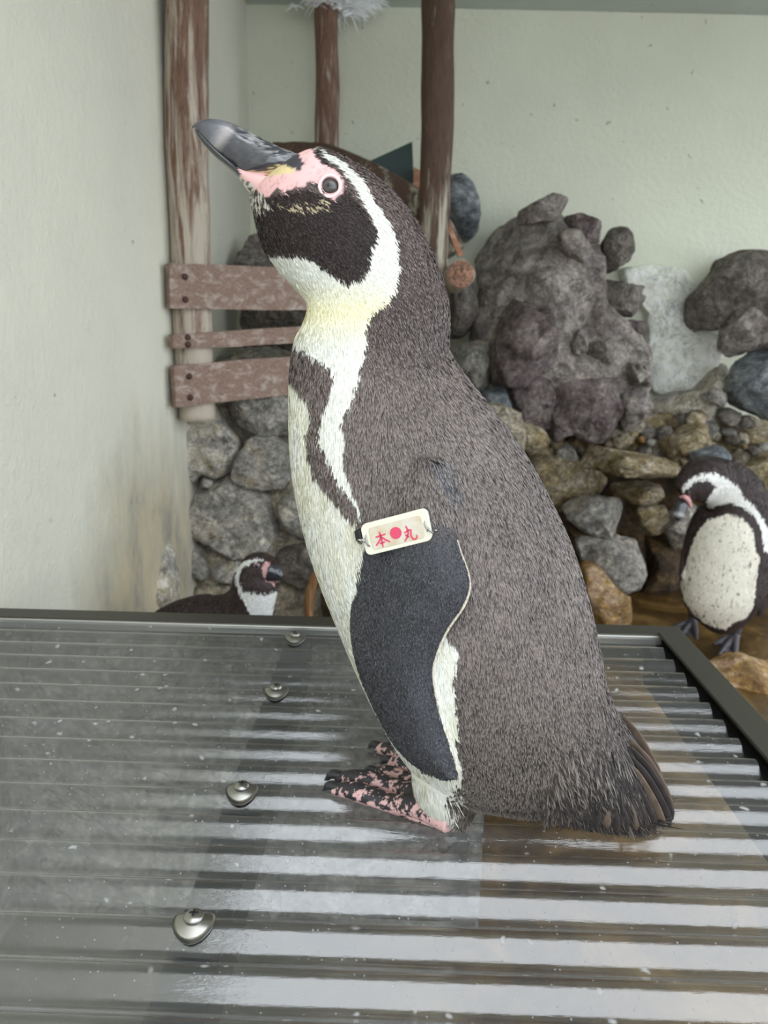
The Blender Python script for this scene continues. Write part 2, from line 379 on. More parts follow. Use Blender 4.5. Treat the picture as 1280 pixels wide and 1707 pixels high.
def screw(px, py, lab):
    c = atZ(px, py, AMP); y = float(np.dot(c, ey)); y = round((y-PH)/PIT)*PIT+PH; c = ex*float(np.dot(c, ex)) + ey*y
    t = thing('roofing_screw', lab, 'screw', (c[0], c[1], AMP), 'screws along the support beam')
    rr = np.linspace(0, 1, 7); th = np.linspace(0, 2*np.pi, 28, endpoint=False); R0 = .0118
    def saddle(zoff):
        v = []
        for r in rr:
            for a in th:
                dx, dy = R0*max(r, .05)*math.cos(a), R0*max(r, .05)*math.sin(a)
                v.append(ex*dx+ey*dy+np.array((c[0], c[1], AMP+zoff+.0022*(1-r*r)-.0048*(dy/R0)**2)))
        return np.array(v)
    a, b = saddle(.0013), saddle(.0003); n = len(rr)*28
    f = grid_faces(7, 28, True)+[tuple(n+i for i in q[::-1]) for q in grid_faces(7, 28, True)]
    f += [(6*28+j, n+6*28+j, n+6*28+(j+1) % 28, 6*28+(j+1) % 28) for j in range(28)]
    f += [tuple(range(28))[::-1], tuple(n+j for j in range(28))]
    mk('washer', np.vstack((a, b)), f, M['steel'], t)
    k = [(.0056, .0030), (.0057, .0038), (.0052, .0048), (.0036, .0058), (.0012, .0062)]
    C = np.array([(c[0], c[1], AMP+z) for r, z in k]); A = np.array([ex*r for r, z in k]); B = np.array([ey*r for r, z in k])
    v, f = ring_loft(C, A, B, 24); h = mk('screw_head', v, f, M['steel'], t)
    for d1, d2 in ((ex, ey), (ey, ex)):
        vv, ff = box((0, 0, 0), (.0046, .0009, .0008)); vv = vv[:, :1]*d1+vv[:, 1:2]*d2+np.outer(vv[:, 2], (0, 0, 1))+np.array((c[0], c[1], AMP+.0062))
        mk('cross_slot', vv, ff, M['black'], h, smooth=False)
screw(320, 1546, 'steel screw with saddle washer nearest the bottom of the photo')
screw(405, 1312, 'steel screw with saddle washer left of the penguin toes')
screw(461, 1149, 'steel screw with saddle washer, third along the beam from the front')
screw(491, 1064, 'steel screw with saddle washer beside the back frame bar')

# ================================================================== posts and planks
def log(name, lab, pxpts, Y, rad, mat, seed, cat='post', n=60):
    P = np.array([atY(a, b, y) for (a, b), y in zip(pxpts, Y if hasattr(Y, '__len__') else [Y]*len(pxpts))])
    k = cr(np.hstack((P, np.array(rad).reshape(-1, 1)*np.ones((len(P), 1)))), n)
    v, f = tube(k[:, :3], k[:, 3], 24)
    cc = np.repeat(k[:, :3], 24, 0); d = v[:-2]-cc
    v[:-2] = cc + d*(1+.10*fbm(v[:-2]*np.array((28, 28, 6)), seed, 3))[:, None]
    o = mk(name, v, f, mat, None); return tag(o, lab, cat)
log('log_post', 'peeling brown log post against the left wall, planks nailed across it', [(310, -40), (311, 150), (317, 400), (322, 560), (328, 700)], 1.62, [.042, .042, .041, .039, .037], M['bark'], 1)
log('log_post', 'tall dark brown log post right of the penguin head, pale wood low down', [(732, -40), (729, 150), (726, 320), (722, 480), (720, 720)], 2.0, [.038, .038, .037, .036, .036], M['bark_dark'], 2)
log('log_post', 'thin short brown log post with white fluff on its top', [(545, 8), (544, 90), (545, 180), (543, 300), (542, 420)], 2.28, [.030, .031, .033, .031, .03], M['bark'], 3)
# white fluff
rng = np.random.default_rng(4)
fc = atY(560, 2, 2.28); parts = []
for i in range(800):
    d = rng.normal(size=3); d[2] = abs(d[2])*.5 - .12; d /= np.linalg.norm(d); d[0] += .35; l = .035+.05*rng.random()
    s = fc+rng.normal(size=3)*(.03, .018, .012); parts.append(tube([s, s+d*l*.5+(0, 0, .006), s+d*l-(0, 0, .012)], [.003, .0022, .0006], 4, 4))
o = mk('feather_fluff', *join(*parts), simple('white_fluff', (250, 251, 250), .9), None, kind='stuff'); tag(o, 'white fluffy tuft caught on the thin log post', 'fluff')

def plank(lab, c4, Ya, Yb, th=.022, mat='plank', name='plank'):
    """c4: left-top, left-bottom, right-top, right-bottom pixels"""
    a, b = atY(*c4[0], Ya), atY(*c4[1], Ya); c, d = atY(*c4[2], Yb), atY(*c4[3], Yb)
    n = np.cross(c-a, b-a); n /= np.linalg.norm(n); n = n if n[1] < 0 else -n
    nu = 26; V = []
    for i in range(nu):
        u = i/(nu-1)
        for p, q in ((a, c), (b, d)):
            m = p*(1-u)+q*u; wv = .0025*vnoise(np.array([[u*7+p[2]*40, 3.3, p[0]]]), 5)[0]
            for s in (0, 1): V.append(m+np.array((0, 0, wv))-n*th*s)
    V = np.array(V); f = []
    for i in range(nu-1):
        k = i*4; f += [(k, k+2, k+6, k+4), (k+1, k+5, k+7, k+3), (k, k+4, k+5, k+1), (k+2, k+3, k+7, k+6)]
    f += [(0, 1, 3, 2), (4*nu-4, 4*nu-2, 4*nu-1, 4*nu-3)]
    # top-level origin at the left end so the grain follows the board
    o = mk(name, V, f, M[mat], None, smooth=False); tag(o, lab, 'plank')
    for q in (.28, .8):
        s = a*(1-q)+b*q; s = s+(c-a)/np.linalg.norm(c-a)*.03
        C = np.array([s+n*.0, s+n*.003, s+n*.004]); e1 = (c-a)/np.linalg.norm(c-a); e2 = np.cross(n, e1)
        r = np.array((.006, .006, .003))[:, None]; v, ff = ring_loft(C, e1*r, e2*r, 14)
        mk('nail_head', v, ff, simple('rusty_nail', (66, 42, 34), .6, .4), o)
    return o
plank('wide top fence plank, grey brown, nailed to the left log post', [(283, 440), (284, 514), (716, 452), (716, 521)], 1.545, 1.93)
plank('narrow middle fence plank with a pale edge nailed to the left log post', [(288, 557), (289, 581), (716, 531), (716, 562)], 1.545, 1.93)
plank('wide reddish bottom fence plank nailed to the left log post', [(290, 610), (294, 679), (716, 573), (716, 632)], 1.545, 1.93)

# clutter behind the head
def logpiece(lab, p0, p1, r, seed, name='log'):
    p0, p1 = np.array(p0), np.array(p1)
    k = np.linspace(0, 1, 14)[:, None]; C = p0*(1-k)+p1*k; v, f = tube(C, np.full(14, r), 28)
    cc = np.repeat(C, 28, 0); v[:-2] = cc+(v[:-2]-cc)*(1+.06*fbm(v[:-2]*30, seed, 3))[:, None]
    o = mk(name, v, f, M['bark'], None); tag(o, lab, 'log')
    return o, v
e0 = atY(768, 457, 1.86); lo, lv = logpiece('sawn round log end beside the tall post, facing the camera', e0+np.array((-.0, .22, .0)), e0, .032, 8)
# sawn end face
th = np.linspace(0, 2*np.pi, 28, endpoint=False)
dv = np.array((0, -1.0, 0)); c_end = e0+dv*.002
v, f = ring_loft(np.array([e0+dv*.0005, e0+dv*.003, e0+dv*.0035]), np.array([[.031, 0, 0], [.0305, 0, 0], [.026, 0, 0]]), np.array([[0, 0, .031], [0, 0, .0305], [0, 0, .026]]), 28)
ef = mk('sawn_end', v, f, rockmat('sawn_end_grain', [(.2, (150, 104, 80)), (.5, (190, 146, 120)), (.8, (206, 168, 144))], 30, bs=.15, gam=1.0), lo)
log('leaning_branch', 'brown leaning branch behind the penguin head below the thin post', [(455, 250), (540, 262), (620, 296), (712, 352), (760, 420)], [2.2, 2.18, 2.14, 2.1, 2.08], [.02, .032, .034, .03, .026], M['bark_dark'], 12, 'branch')
def prism(name, lab, cat, px, Y, th, mat, tilt=0):
    a = np.array([atY(x, y, Y) for x, y in px]); n = len(a); b = a+np.array((0, th, 0))
    f = [tuple(range(n)), tuple(range(2*n-1, n-1, -1))]+[(i, n+i, n+(i+1) % n, (i+1) % n) for i in range(n)]
    return tag(mk(name, np.vstack((a, b)), f, mat, None, smooth=False), lab, cat)
prism('plastic_board', 'dark green triangular board corner behind the penguin head', 'board', [(608, 272), (687, 236), (690, 312), (690, 380), (620, 380)], 2.24, .012, M['green'])
prism('wood_offcut', 'small orange brown wood offcut left of the tall post', 'wood', [(688, 330), (690, 278), (703, 285), (712, 330), (716, 398), (700, 398)], 2.2, .03, M['sawn'])
prism('wood_offcut', 'thin leaning wood strip above the sawn log end', 'wood', [(742, 372), (748, 366), (773, 425), (764, 428)], 2.05, .02, M['sawn'])

# ================================================================== rocks
def rockshape(px, Y, T, seed, amp=.12, m=72, r=30, e=.55, back=.8, facet=9, grow=1.0):
    P = np.array([atY(x, y, Y) for x, y in px]); Q = P[:, [0, 2]]
    # area centroid
    x, z = Q[:, 0], Q[:, 1]; x2, z2 = np.roll(x, -1), np.roll(z, -1); cz = x*z2-x2*z; A = cz.sum()
    c = np.array((((x+x2)*cz).sum(), ((z+z2)*cz).sum()))/(3*A)
    th = np.linspace(0, 2*np.pi, m, endpoint=False); R = np.zeros(m); n = len(Q)
    for i, t in enumerate(th):
        d = np.array((math.cos(t), math.sin(t))); best = 0
        for k in range(n):
            a, b = Q[k]-c, Q[(k+1) % n]-c; ee = b-a; den = d[0]*ee[1]-d[1]*ee[0]
            if abs(den) < 1e-12: continue
            s = (a[0]*ee[1]-a[1]*ee[0])/den; u = (a[0]*d[1]-a[1]*d[0])/den
            if s > 0 and -1e-6 <= u <= 1+1e-6: best = max(best, s)
        R[i] = best
    R = (R*2+np.roll(R, 1)+np.roll(R, -1))/4*grow
    ph = np.linspace(0, np.pi, r+2)[1:-1]; V = []
    for p in ph:
        rho = math.sin(p)**e; dy = -math.copysign(abs(math.cos(p))**e, math.cos(p)); T2 = T if dy < 0 else T*back
        for t, rr in zip(th, R): V.append((c[0]+rho*rr*math.cos(t), Y+dy*T2, c[1]+rho*rr*math.sin(t)))
    V.append((c[0], Y-T, c[1])); V.append((c[0], Y+T*back, c[1])); V = np.array(V)
    s = math.sqrt(abs(A)/2)*.9; q = V/s
    ctr = np.array((c[0], Y, c[1])); d = V-ctr; dn = d/(np.linalg.norm(d, axis=1)[:, None]+1e-9)
    nz = fbm(q*1.5, seed, 5, .55); rd = 1-np.abs(fbm(q*2.2, seed+50, 3))*1.6
    V = V+dn*(s*amp*(nz*.8+rd*.25-.12))[:, None]
    fwd = np.clip(-(d[:, 1])/T, 0, 1)
    V[:, 1] -= s*amp*1.3*fwd*fbm(q*2.4+7, seed+9, 5, .6)
    g = np.random.default_rng(seed+1000)
    for k in range(facet):          # broken flat faces
        nv = g.normal(size=3); nv[1] = -abs(nv[1])*1.1-.35; nv /= np.linalg.norm(nv)
        pr = (V-ctr) @ nv; h = np.quantile(pr, g.uniform(.86, .97)); V = V-np.outer(np.maximum(0, pr-h)*.85, nv)
    V = V+dn*(s*.022*fbm(q*7, seed+77, 3, .6))[:, None]
    nr = r; f = grid_faces(nr, m, True, 0, nr*m, nr*m+1)
    return V, f
def rock(name, px, Y, T, seed, mat, parent=None, lab=None, amp=.12, **kw):
    v, f = rockshape(px, Y, T, seed, amp, **kw); o = mk(name, v, f, M[mat], parent)
    if lab: tag(o, lab, 'rock')
    return o
def C7(pts): return [(270+x/4.493, 660+y/4.493) for x, y in pts]
def C5(pts): return [(740+x/2.37, 260+y/2.37) for x, y in pts]
def C8(pts): return [(840+x/2.909, 680+y/2.909) for x, y in pts]
YS = 1.72
core_px = [(288, 672), (860, 690), (870, 1010), (860, 1320), (284, 1320), (280, 1000)]
v, f = rockshape(core_px, YS+.10, .105, 3, .05, 90, 44, .3, facet=0)
sw = mk('wall_masonry', v, f, M['mortar'], None, kind='structure')
L = [('pale', [(95, 100), (110, 60), (400, 60), (470, 200), (580, 330), (590, 500), (480, 590), (330, 560), (240, 650), (95, 620)]),
     ('grey', [(410, 40), (700, -30), (1100, -30), (1100, 330), (860, 280), (640, 268), (480, 195)]),
     ('grey', [(590, 430), (700, 300), (840, 290), (965, 400), (965, 600), (920, 675), (730, 705), (570, 655), (555, 540)]),
     ('grey', [(85, 790), (220, 695), (500, 635), (600, 700), (780, 735), (900, 815), (875, 950), (805, 1080), (770, 1170), (500, 1250), (380, 1155), (200, 1015), (100, 905)]),
     ('grey', [(150, 1150), (250, 1075), (330, 1160), (395, 1300), (320, 1360), (180, 1300)]),
     ('grey', [(860, 720), (1000, 610), (1200, 640), (1250, 1090), (960, 1095), (880, 950)]),
     ('dark', [(830, 1190), (1000, 1105), (1240, 1105), (1280, 1290), (1100, 1440), (920, 1340)]),
     ('pale', [(400, 1240), (600, 1180), (800, 1200), (820, 1330), (560, 1400), (400, 1330)]),
     ('mortar', [(120, 1420), (520, 1350), (560, 1480), (200, 1560)]),
     ('mortar', [(90, 1000), (200, 1050), (240, 1080), (150, 1140), (90, 1180)]),
     ('grey', [(330, 590), (400, 610), (400, 660), (320, 660)])]
for i, (mt, p) in enumerate(L):
    rock('stone', C7(p), YS+.02, .06, 20+i, mt, sw, amp=.07, e=.36, facet=6, grow=1.07)
hid = [[(540, 660), (640, 650), (660, 760), (560, 800)], [(540, 1000), (640, 960), (660, 1100), (550, 1130)], [(660, 680), (780, 690), (800, 820), (680, 830)], [(560, 830), (690, 850), (680, 960), (560, 960)],
       [(700, 850), (850, 830), (860, 960), (700, 970)], [(300, 1060), (420, 1050), (430, 1180), (310, 1190)], [(440, 1060), (540, 1050), (560, 1180), (450, 1190)]]
for i, p in enumerate(hid): rock('stone', p, YS+.02, .07, 60+i, 'grey', sw, amp=.12, e=.5)
rock('wall_foot_stone', [(205, 900), (250, 860), (288, 880), (290, 1060), (190, 1060)], 1.50, .05, 71, 'pale', None, 'pale plastered stone at the foot of the left wall', .08, e=.4)

# rocks seen between the post and planks
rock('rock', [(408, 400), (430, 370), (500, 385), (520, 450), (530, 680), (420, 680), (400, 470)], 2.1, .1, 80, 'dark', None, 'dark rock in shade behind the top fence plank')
rock('rock', [(355, 600), (430, 575), (520, 590), (540, 680), (360, 690)], 1.95, .1, 81, 'grey', None, 'grey rock behind the lower fence planks')

# right-hand rockwork
v, f = rockshape([(785, 738), (900, 732), (1080, 715), (1400, 690), (1420, 1030), (1100, 1010), (800, 1020)], 2.40, .13, 5, .10, 72, 34, .4)
rw = mk('wall_rockwork', v, f, M['wetbrown'], None, kind='structure')  # dark core colour so gaps between the stones look like shaded cavities
rock('boulder', C5([(85, 360), (140, 240), (260, 180), (340, 190), (430, 148), (485, 180), (492, 225), (560, 235), (612, 265), (620, 340), (640, 430), (640, 560), (700, 640), (790, 740), (800, 830), (815, 1040), (700, 1090), (600, 1110), (420, 1090), (270, 1000), (200, 870), (150, 740), (130, 560), (120, 450)]), 2.22, .17, 101, 'boulder', None, 'huge grey boulder with a ridged top right of the big penguin', .08, m=96, r=44)
rock('rock', C5([(230, 590), (330, 560), (430, 590), (470, 680), (500, 800), (440, 880), (330, 920), (220, 890), (190, 760)]), 2.06, .07, 102, 'purple', None, 'purple brown rough rock on the front of the huge boulder', .2)
rock('rock', C5([(630, 350), (660, 290), (720, 295), (757, 350), (725, 410), (665, 450), (620, 440)]), 2.22, .06, 103, 'dark', None, 'small grey knob of rock at the right top of the huge boulder', .12, grow=1.12)
rock('rock', C5([(470, 235), (540, 230), (612, 262), (622, 345), (560, 350), (520, 310)]), 2.1, .05, 104, 'purple', None, 'brown wedge of rock on the top of the huge boulder', .1)
rock('rock', C5([(300, 215), (430, 150), (490, 180), (490, 230), (400, 265), (290, 275)]), 2.09, .06, 105, 'boulder', None, 'long rounded ridge stone on the top of the huge boulder', .1)
rock('rock', C5([(450, 300), (540, 290), (590, 380), (540, 420), (470, 360)]), 2.08, .05, 106, 'boulder', None, 'creased grey stone below the brown wedge of rock', .15)
rock('rock', C5([(620, 480), (700, 500), (800, 510), (770, 540), (812, 580), (760, 625), (690, 650), (620, 630)]), 2.2, .05, 107, 'dark', None, 'jagged flaky grey rock pointing at the white patch', .1)
rock('rock', C5([(665, 665), (700, 648), (800, 652), (800, 705), (690, 714)]), 2.16, .05, 108, 'purple', None, 'small reddish brick-like stone right of the huge boulder', .06)
for i, (mt, p) in enumerate([('dark', [(560, 700), (660, 690), (690, 800), (610, 870), (540, 800)]), ('boulder', [(690, 740), (770, 715), (805, 760), (800, 900), (720, 900)]),
        ('purple', [(420, 900), (620, 860), (710, 1000), (650, 1115), (430, 1115)]), ('boulder', [(690, 900), (800, 890), (822, 1050), (700, 1095)]), ('purple', [(260, 900), (430, 880), (440, 1080), (300, 1060)]),
        ('boulder', [(470, 690), (550, 680), (570, 760), (500, 800)])]):
    rock('stone', C5(p), 2.10, .07, 120+i, mt, rw, amp=.2, grow=1.08)
rock('boulder', C5([(-20, 110), (10, 76), (70, 70), (120, 108), (138, 200), (134, 300), (95, 340), (60, 350), (-10, 260)]), 2.3, .07, 109, 'blue', None, 'smooth blue grey boulder behind the tall post', .06)
rock('rock', C5([(20, 480), (60, 470), (130, 500), (130, 730), (30, 740)]), 2.2, .07, 110, 'dark', None, 'dark upright rock under the sawn log end', .12)
rock('rock', C5([(20, 740), (170, 730), (200, 870), (160, 960), (60, 860)]), 2.12, .06, 111, 'grey', None, 'grey rock beside the neck of the big penguin', .15)
rock('rock', C5([(150, 930), (250, 900), (275, 1040), (240, 1080), (160, 1000)]), 2.08, .06, 112, 'blue', None, 'dark blue rock touching the back of the big penguin', .15)
rock('boulder', C5([(972, 700), (965, 560), (1060, 470), (1110, 410), (1190, 382), (1290, 385), (1420, 430), (1440, 700), (1280, 660), (1150, 660), (1090, 680), (1010, 705)]), 2.26, .14, 113, 'dark', None, 'dark brown grey boulder at the right edge of the photo', .07, m=80, r=32)
rock('rock', C5([(1075, 720), (1140, 650), (1200, 600), (1290, 620), (1420, 620), (1420, 760), (1240, 760), (1130, 800)]), 2.16, .06, 114, 'boulder', None, 'wavy grey rock under the dark boulder at the right edge', .18)
rock('boulder', C5([(1115, 925), (1180, 810), (1290, 745), (1430, 760), (1430, 1000), (1290, 1060), (1160, 985)]), 2.14, .12, 115, 'blue', None, 'pale blue grey boulder above the standing penguin', .08)
rock('rock', C5([(1000, 950), (1080, 918), (1135, 960), (1090, 995)]), 2.12, .03, 116, 'grey', None, 'small wedge stone left of the pale blue boulder', .1)
rock('rock', C5([(800, 990), (900, 940), (1000, 925), (1100, 830), (1200, 755), (1300, 715), (1300, 790), (1180, 850), (1060, 950), (1110, 1050), (820, 1065)]), 2.22, .08, 117, 'pale', None, 'pale cement slab rising to the right above the yellow stones', .05, e=.45)
o = rock('cement_patch', C5([(655, 470), (690, 440), (800, 420), (950, 440), (985, 520), (985, 690), (1085, 700), (1085, 850), (1000, 925), (820, 945), (785, 800), (800, 620), (740, 520)]), 2.385, .035, 118, 'cement', None, None, .03, e=.25, facet=0)
tag(o, 'white and grey mottled cement patch on the back wall between the boulders', 'cement')
rock('ledge_slab', C8([(285, 255), (340, 200), (480, 198), (720, 235), (900, 285), (890, 340), (840, 352), (600, 322), (330, 302)]), 1.98, .09, 130, 'ochre', None, 'flat ochre ledge slab sticking out left of the standing penguin', .04, e=.35)
K = [('ochre', [(100, 210), (290, 215), (480, 330), (470, 440), (250, 470), (130, 330)], 2.16), ('grey', [(290, 470), (400, 445), (560, 458), (572, 540), (520, 615), (400, 602), (310, 535)], 2.04),
     ('grey', [(360, 645), (520, 618), (655, 650), (662, 760), (610, 910), (480, 892), (395, 765)], 2.0), ('ochre', [(530, 378), (700, 368), (845, 400), (835, 445), (555, 455)], 2.1),
     ('grey', [(775, 570), (870, 470), (985, 490), (910, 620), (830, 690)], 2.08), ('orange', [(380, 750), (480, 800), (600, 920), (665, 1070), (430, 1110), (400, 900)], 1.86),
     ('ochre', [(1080, 310), (1290, 225), (1420, 240), (1420, 560), (1190, 420)], 2.1), ('blue', [(900, 215), (1040, 185), (1085, 250), (1040, 290), (920, 270)], 2.02),
     ('ochre', [(630, 470), (760, 470), (790, 560), (700, 620), (640, 560)], 2.14), ('wetbrown', [(700, 620), (800, 640), (880, 800), (840, 900), (650, 880), (720, 760)], 2.12),
     ('ochre', [(60, 60), (190, 100), (200, 170), (110, 215), (60, 170)], 2.06), ('ochre', [(880, 100), (980, 90), (985, 190), (800, 240), (780, 170)], 2.08), ('wetbrown', [(300, 560), (480, 600), (520, 640), (350, 650)], 2.06)]
for i, (mt, p, Y) in enumerate(K): rock('stone', C8(p), Y, .075 if mt != 'grey' else .06, 140+i, mt, rw, amp=.12, e=.45, grow=1.08)
rock('stone', [(840, 690), (1000, 700), (1130, 690), (1310, 690), (1320, 830), (1230, 800), (1130, 770), (1000, 770), (850, 765)], 2.22, .06, 190, 'ochre', rw, amp=.12, e=.35, m=120, r=40, facet=3)
rock('stone', [(1230, 800), (1330, 790), (1340, 1000), (1270, 1010)], 2.2, .08, 191, 'ochre', rw, amp=.12, e=.4)
rs = random.Random(3)
for i in range(84):
    x = rs.uniform(850, 1310); y = rs.uniform(698, 758) if x < 1130 else rs.uniform(690, 830)
    if 1110 < x < 1250 and y > 745: y -= 45
    r = rs.uniform(8, 25); a0 = rs.random()*6
    p = [(x+r*rs.uniform(.75, 1.15)*math.cos(a0+k*.9), y+.8*r*rs.uniform(.75, 1.15)*math.sin(a0+k*.9)) for k in range(7)]
    rock('stone', p, rs.uniform(2.13, 2.17), .035, 200+i, rs.choice(['ochre', 'ochre', 'ochre', 'ochre', 'mortar', 'grey', 'dark', 'orange']), rw, amp=.22, m=30, r=14)
rock('ground_rock', [(1120, 1150), (1150, 1115), (1240, 1108), (1330, 1130), (1380, 1260), (1250, 1330), (1130, 1220)], 1.52, .12, 160, 'orange', None, 'low orange stained rock at the feet of the standing penguin', .06, e=.5)
rock('ground_rock', [(330, 1108), (420, 1098), (480, 1120), (470, 1300), (260, 1300), (240, 1130)], 1.2, .12, 161, 'grey', None, 'flat grey rock under the resting penguin', .05, e=.4)
# curved root
log('curved_root', 'curved brown root with a dark hollow beside the resting penguin', [(553, 925), (526, 960), (515, 1000), (517, 1035), (530, 1060)], 1.5, [.006, .009, .0095, .009, .008], woodmat('root_wood', (84, 56, 32), (148, 106, 62), (172, 142, 100), 'z', .6), 31, 'root', 30)
rock('rock', [(540, 940), (580, 930), (640, 1000), (640, 1100), (540, 1100), (530, 1010)], 1.56, .05, 163, 'wetbrown', None, 'dark wet rock behind the curved root', .1)

# ================================================================== penguins
def remesh(v, f, voxel, smooth_it=2):
    me = bpy.data.meshes.new('tmp'); me.from_pydata(np.asarray(v).tolist(), [], f); me.update()
    o = bpy.data.objects.new('tmp', me); COL.objects.link(o)
    m = o.modifiers.new('r', 'REMESH'); m.mode = 'VOXEL'; m.voxel_size = voxel
    if smooth_it:
        s = o.modifiers.new('s', 'SMOOTH'); s.iterations = smooth_it; s.factor = .5
    dg = bpy.context.evaluated_depsgraph_get(); e = o.evaluated_get(dg); r = e.to_mesh()
    nv, nf = len(r.vertices), len(r.polygons)
    V = np.empty(nv*3); r.vertices.foreach_get('co', V); V = V.reshape(-1, 3)
    NN = np.empty(nv*3); r.vertices.foreach_get('normal', NN); NN = NN.reshape(-1, 3)
    Fq = [tuple(p.vertices) for p in r.polygons]
    e.to_mesh_clear(); bpy.data.objects.remove(o); bpy.data.meshes.remove(me)
    return V, NN, Fq
def sample_surface(V, NN, Fq, n, rng):
    T = np.array([(q[0], q[1], q[2]) for q in Fq]+[(q[0], q[2], q[3]) for q in Fq if len(q) == 4])
    a, b, c = V[T[:, 0]], V[T[:, 1]], V[T[:, 2]]; ar = np.linalg.norm(np.cross(b-a, c-a), axis=1)
    i = rng.choice(len(T), n, p=ar/ar.sum()); u, w_ = rng.random(n), rng.random(n); m = u+w_ > 1; u[m], w_[m] = 1-u[m], 1-w_[m]
    P = a[i]+(b[i]-a[i])*u[:, None]+(c[i]-a[i])*w_[:, None]
    Q = NN[T[i, 0]]+(NN[T[i, 1]]-NN[T[i, 0]])*u[:, None]+(NN[T[i, 2]]-NN[T[i, 0]])*w_[:, None]
    return P, Q/(np.linalg.norm(Q, axis=1)[:, None]+1e-9)
def feathers(P, Nn, D, Ln, Wd, cols, lift, rng, tipc=None):
    """one small lance-shaped blade per root: 4 verts, 2 tris"""
    D = D-Nn*(D*Nn).sum(1)[:, None]; D /= (np.linalg.norm(D, axis=1)[:, None]+1e-9); S = np.cross(Nn, D)
    roll = rng.normal(size=len(P))*.35*np.where(cols.mean(1) > .35, .8, 1)
    a = P-Nn*.0003; t = P+D*Ln[:, None]+Nn*lift[:, None]
    mid = P+D*(Ln*.55)[:, None]+Nn*(lift*.85)[:, None]
    l = mid+S*(Wd/2)[:, None]+Nn*(Wd*roll*.5)[:, None]; r = mid-S*(Wd/2)[:, None]-Nn*(Wd*roll*.5)[:, None]
    n = len(P); v = np.empty((n*4, 3)); v[0::4], v[1::4], v[2::4], v[3::4] = a, l, t, r
    k = np.arange(n)*4; f = np.vstack((np.stack((k, k+3, k+1), 1), np.stack((k+1, k+3, k+2), 1)))
    c = np.repeat(cols, 4, 0)
    if tipc is not None: c[2::4] = tipc; c[0::4] *= .75
    return v, f, c

# ---------------------------------------------------------------- the big penguin
PYAW = math.radians(7); PO = np.array((.02, .485, 0)); Pn = np.array((-math.sin(PYAW), -math.cos(PYAW), 0))
def S(px, py, d=0.0): return atPlane(px, py, PO+Pn*d, Pn)
PXM = .00039
ST = [(438, 312, 508, 272, 16), (422, 330, 519, 252, 42), (427, 360, 545, 251, 62), (440, 410, 588, 270, 72), (464, 449, 636, 302, 78), (491, 478, 684, 354, 80),
      (513, 506, 722, 425, 81), (509, 535, 743, 490, 85), (496, 565, 749, 535, 93), (488, 610, 750, 585, 105), (486, 670, 778, 630, 124), (488, 740, 822, 685, 144),
      (496, 810, 871, 752, 162), (513, 885, 920, 840, 176), (536, 955, 957, 925, 186), (566, 1030, 981, 1005, 190), (596, 1100, 998, 1080, 190), (627, 1165, 1010, 1135, 184),
      (664, 1232, 1024, 1180, 170), (708, 1282, 1042, 1212, 148), (775, 1315, 1060, 1240, 118), (862, 1333, 1080, 1272, 88), (930, 1348, 1094, 1300, 70), (980, 1352, 1102, 1322, 58), (1010, 1354, 1104, 1336, 44)]
kk = cr(ST, 190)
Fp = np.array([S(a, b) for a, b in kk[:, :2]]); Bp = np.array([S(a, b) for a, b in kk[:, 2:4]])
bodyL = ring_loft((Fp+Bp)/2, (Bp-Fp)/2, Pn[None, :]*(kk[:, 4]*PXM)[:, None], 120, .95)
def mirror(v):
    s = (v-PO) @ Pn; return v-2*s[:, None]*Pn
FL = [(650, 750, 745, 765, .036, .050, .012), (620, 835, 750, 845, .045, .064, .013), (604, 905, 762, 905, .050, .073, .012), (590, 970, 781, 965, .054, .080, .011), (584, 1030, 773, 1005, .056, .081, .010),
      (588, 1085, 741, 1055, .058, .079, .0095), (603, 1137, 721, 1110, .060, .077, .009), (625, 1187, 725, 1160, .062, .075, .008), (650, 1233, 740, 1210, .063, .072, .007), (682, 1270, 752, 1250, .064, .070, .006), (718, 1293, 761, 1282, .065, .068, .005), (748, 1300, 764, 1296, .066, .066, .004)]
fk = cr(FL, 70); nu = 28
def flip_section(r):
    u = .5-.5*np.cos(np.linspace(0, np.pi, nu)); top, bot = [], []
    for x in u:
        d = r[4]*(1-x)+r[5]*x+.010*4*x*(1-x); t = r[6]*(.35+.65*math.sqrt(max(0, 4*x*(1-x))))*.5*(1 if .001 < x < .999 else .5)
        px, py = r[0]*(1-x)+r[2]*x, r[1]*(1-x)+r[3]*x
        top.append(S(px, py, d+t)); bot.append(S(px, py, d-t))
    return top+bot[::-1]
fv = np.array([flip_section(r) for r in fk]); nc = fv.shape[1]; fvf = fv.reshape(-1, 3)
fvf = np.vstack((fvf, fv[0].mean(0)[None], fv[-1].mean(0)[None])); ffc = grid_faces(len(fk), nc, True, 0, len(fk)*nc, len(fk)*nc+1)
# legs (feathered shank) near side
ZG = AMP+.0006
def leg():
    heel = atZ(764, 1374, ZG); hd = float(np.dot(heel-PO, Pn))
    pts = [S(790, 1180, hd*.8), S(765, 1250, hd*.9), S(752, 1305, hd*.98), S(760, 1345, hd), S(765, 1364, hd)]
    return tube(pts, [.040, .034, .026, .0165, .0085], 28, 24), hd
legL, hd = leg()
parts = [bodyL, (fvf, ffc), (mirror(fvf), [q[::-1] for q in ffc]), legL, (mirror(legL[0]), [q[::-1] for q in legL[1]])]
BV, BN, BF = remesh(*join(*parts), .0015, 2)
BV[:, 2] = np.maximum(BV[:, 2], ZG)

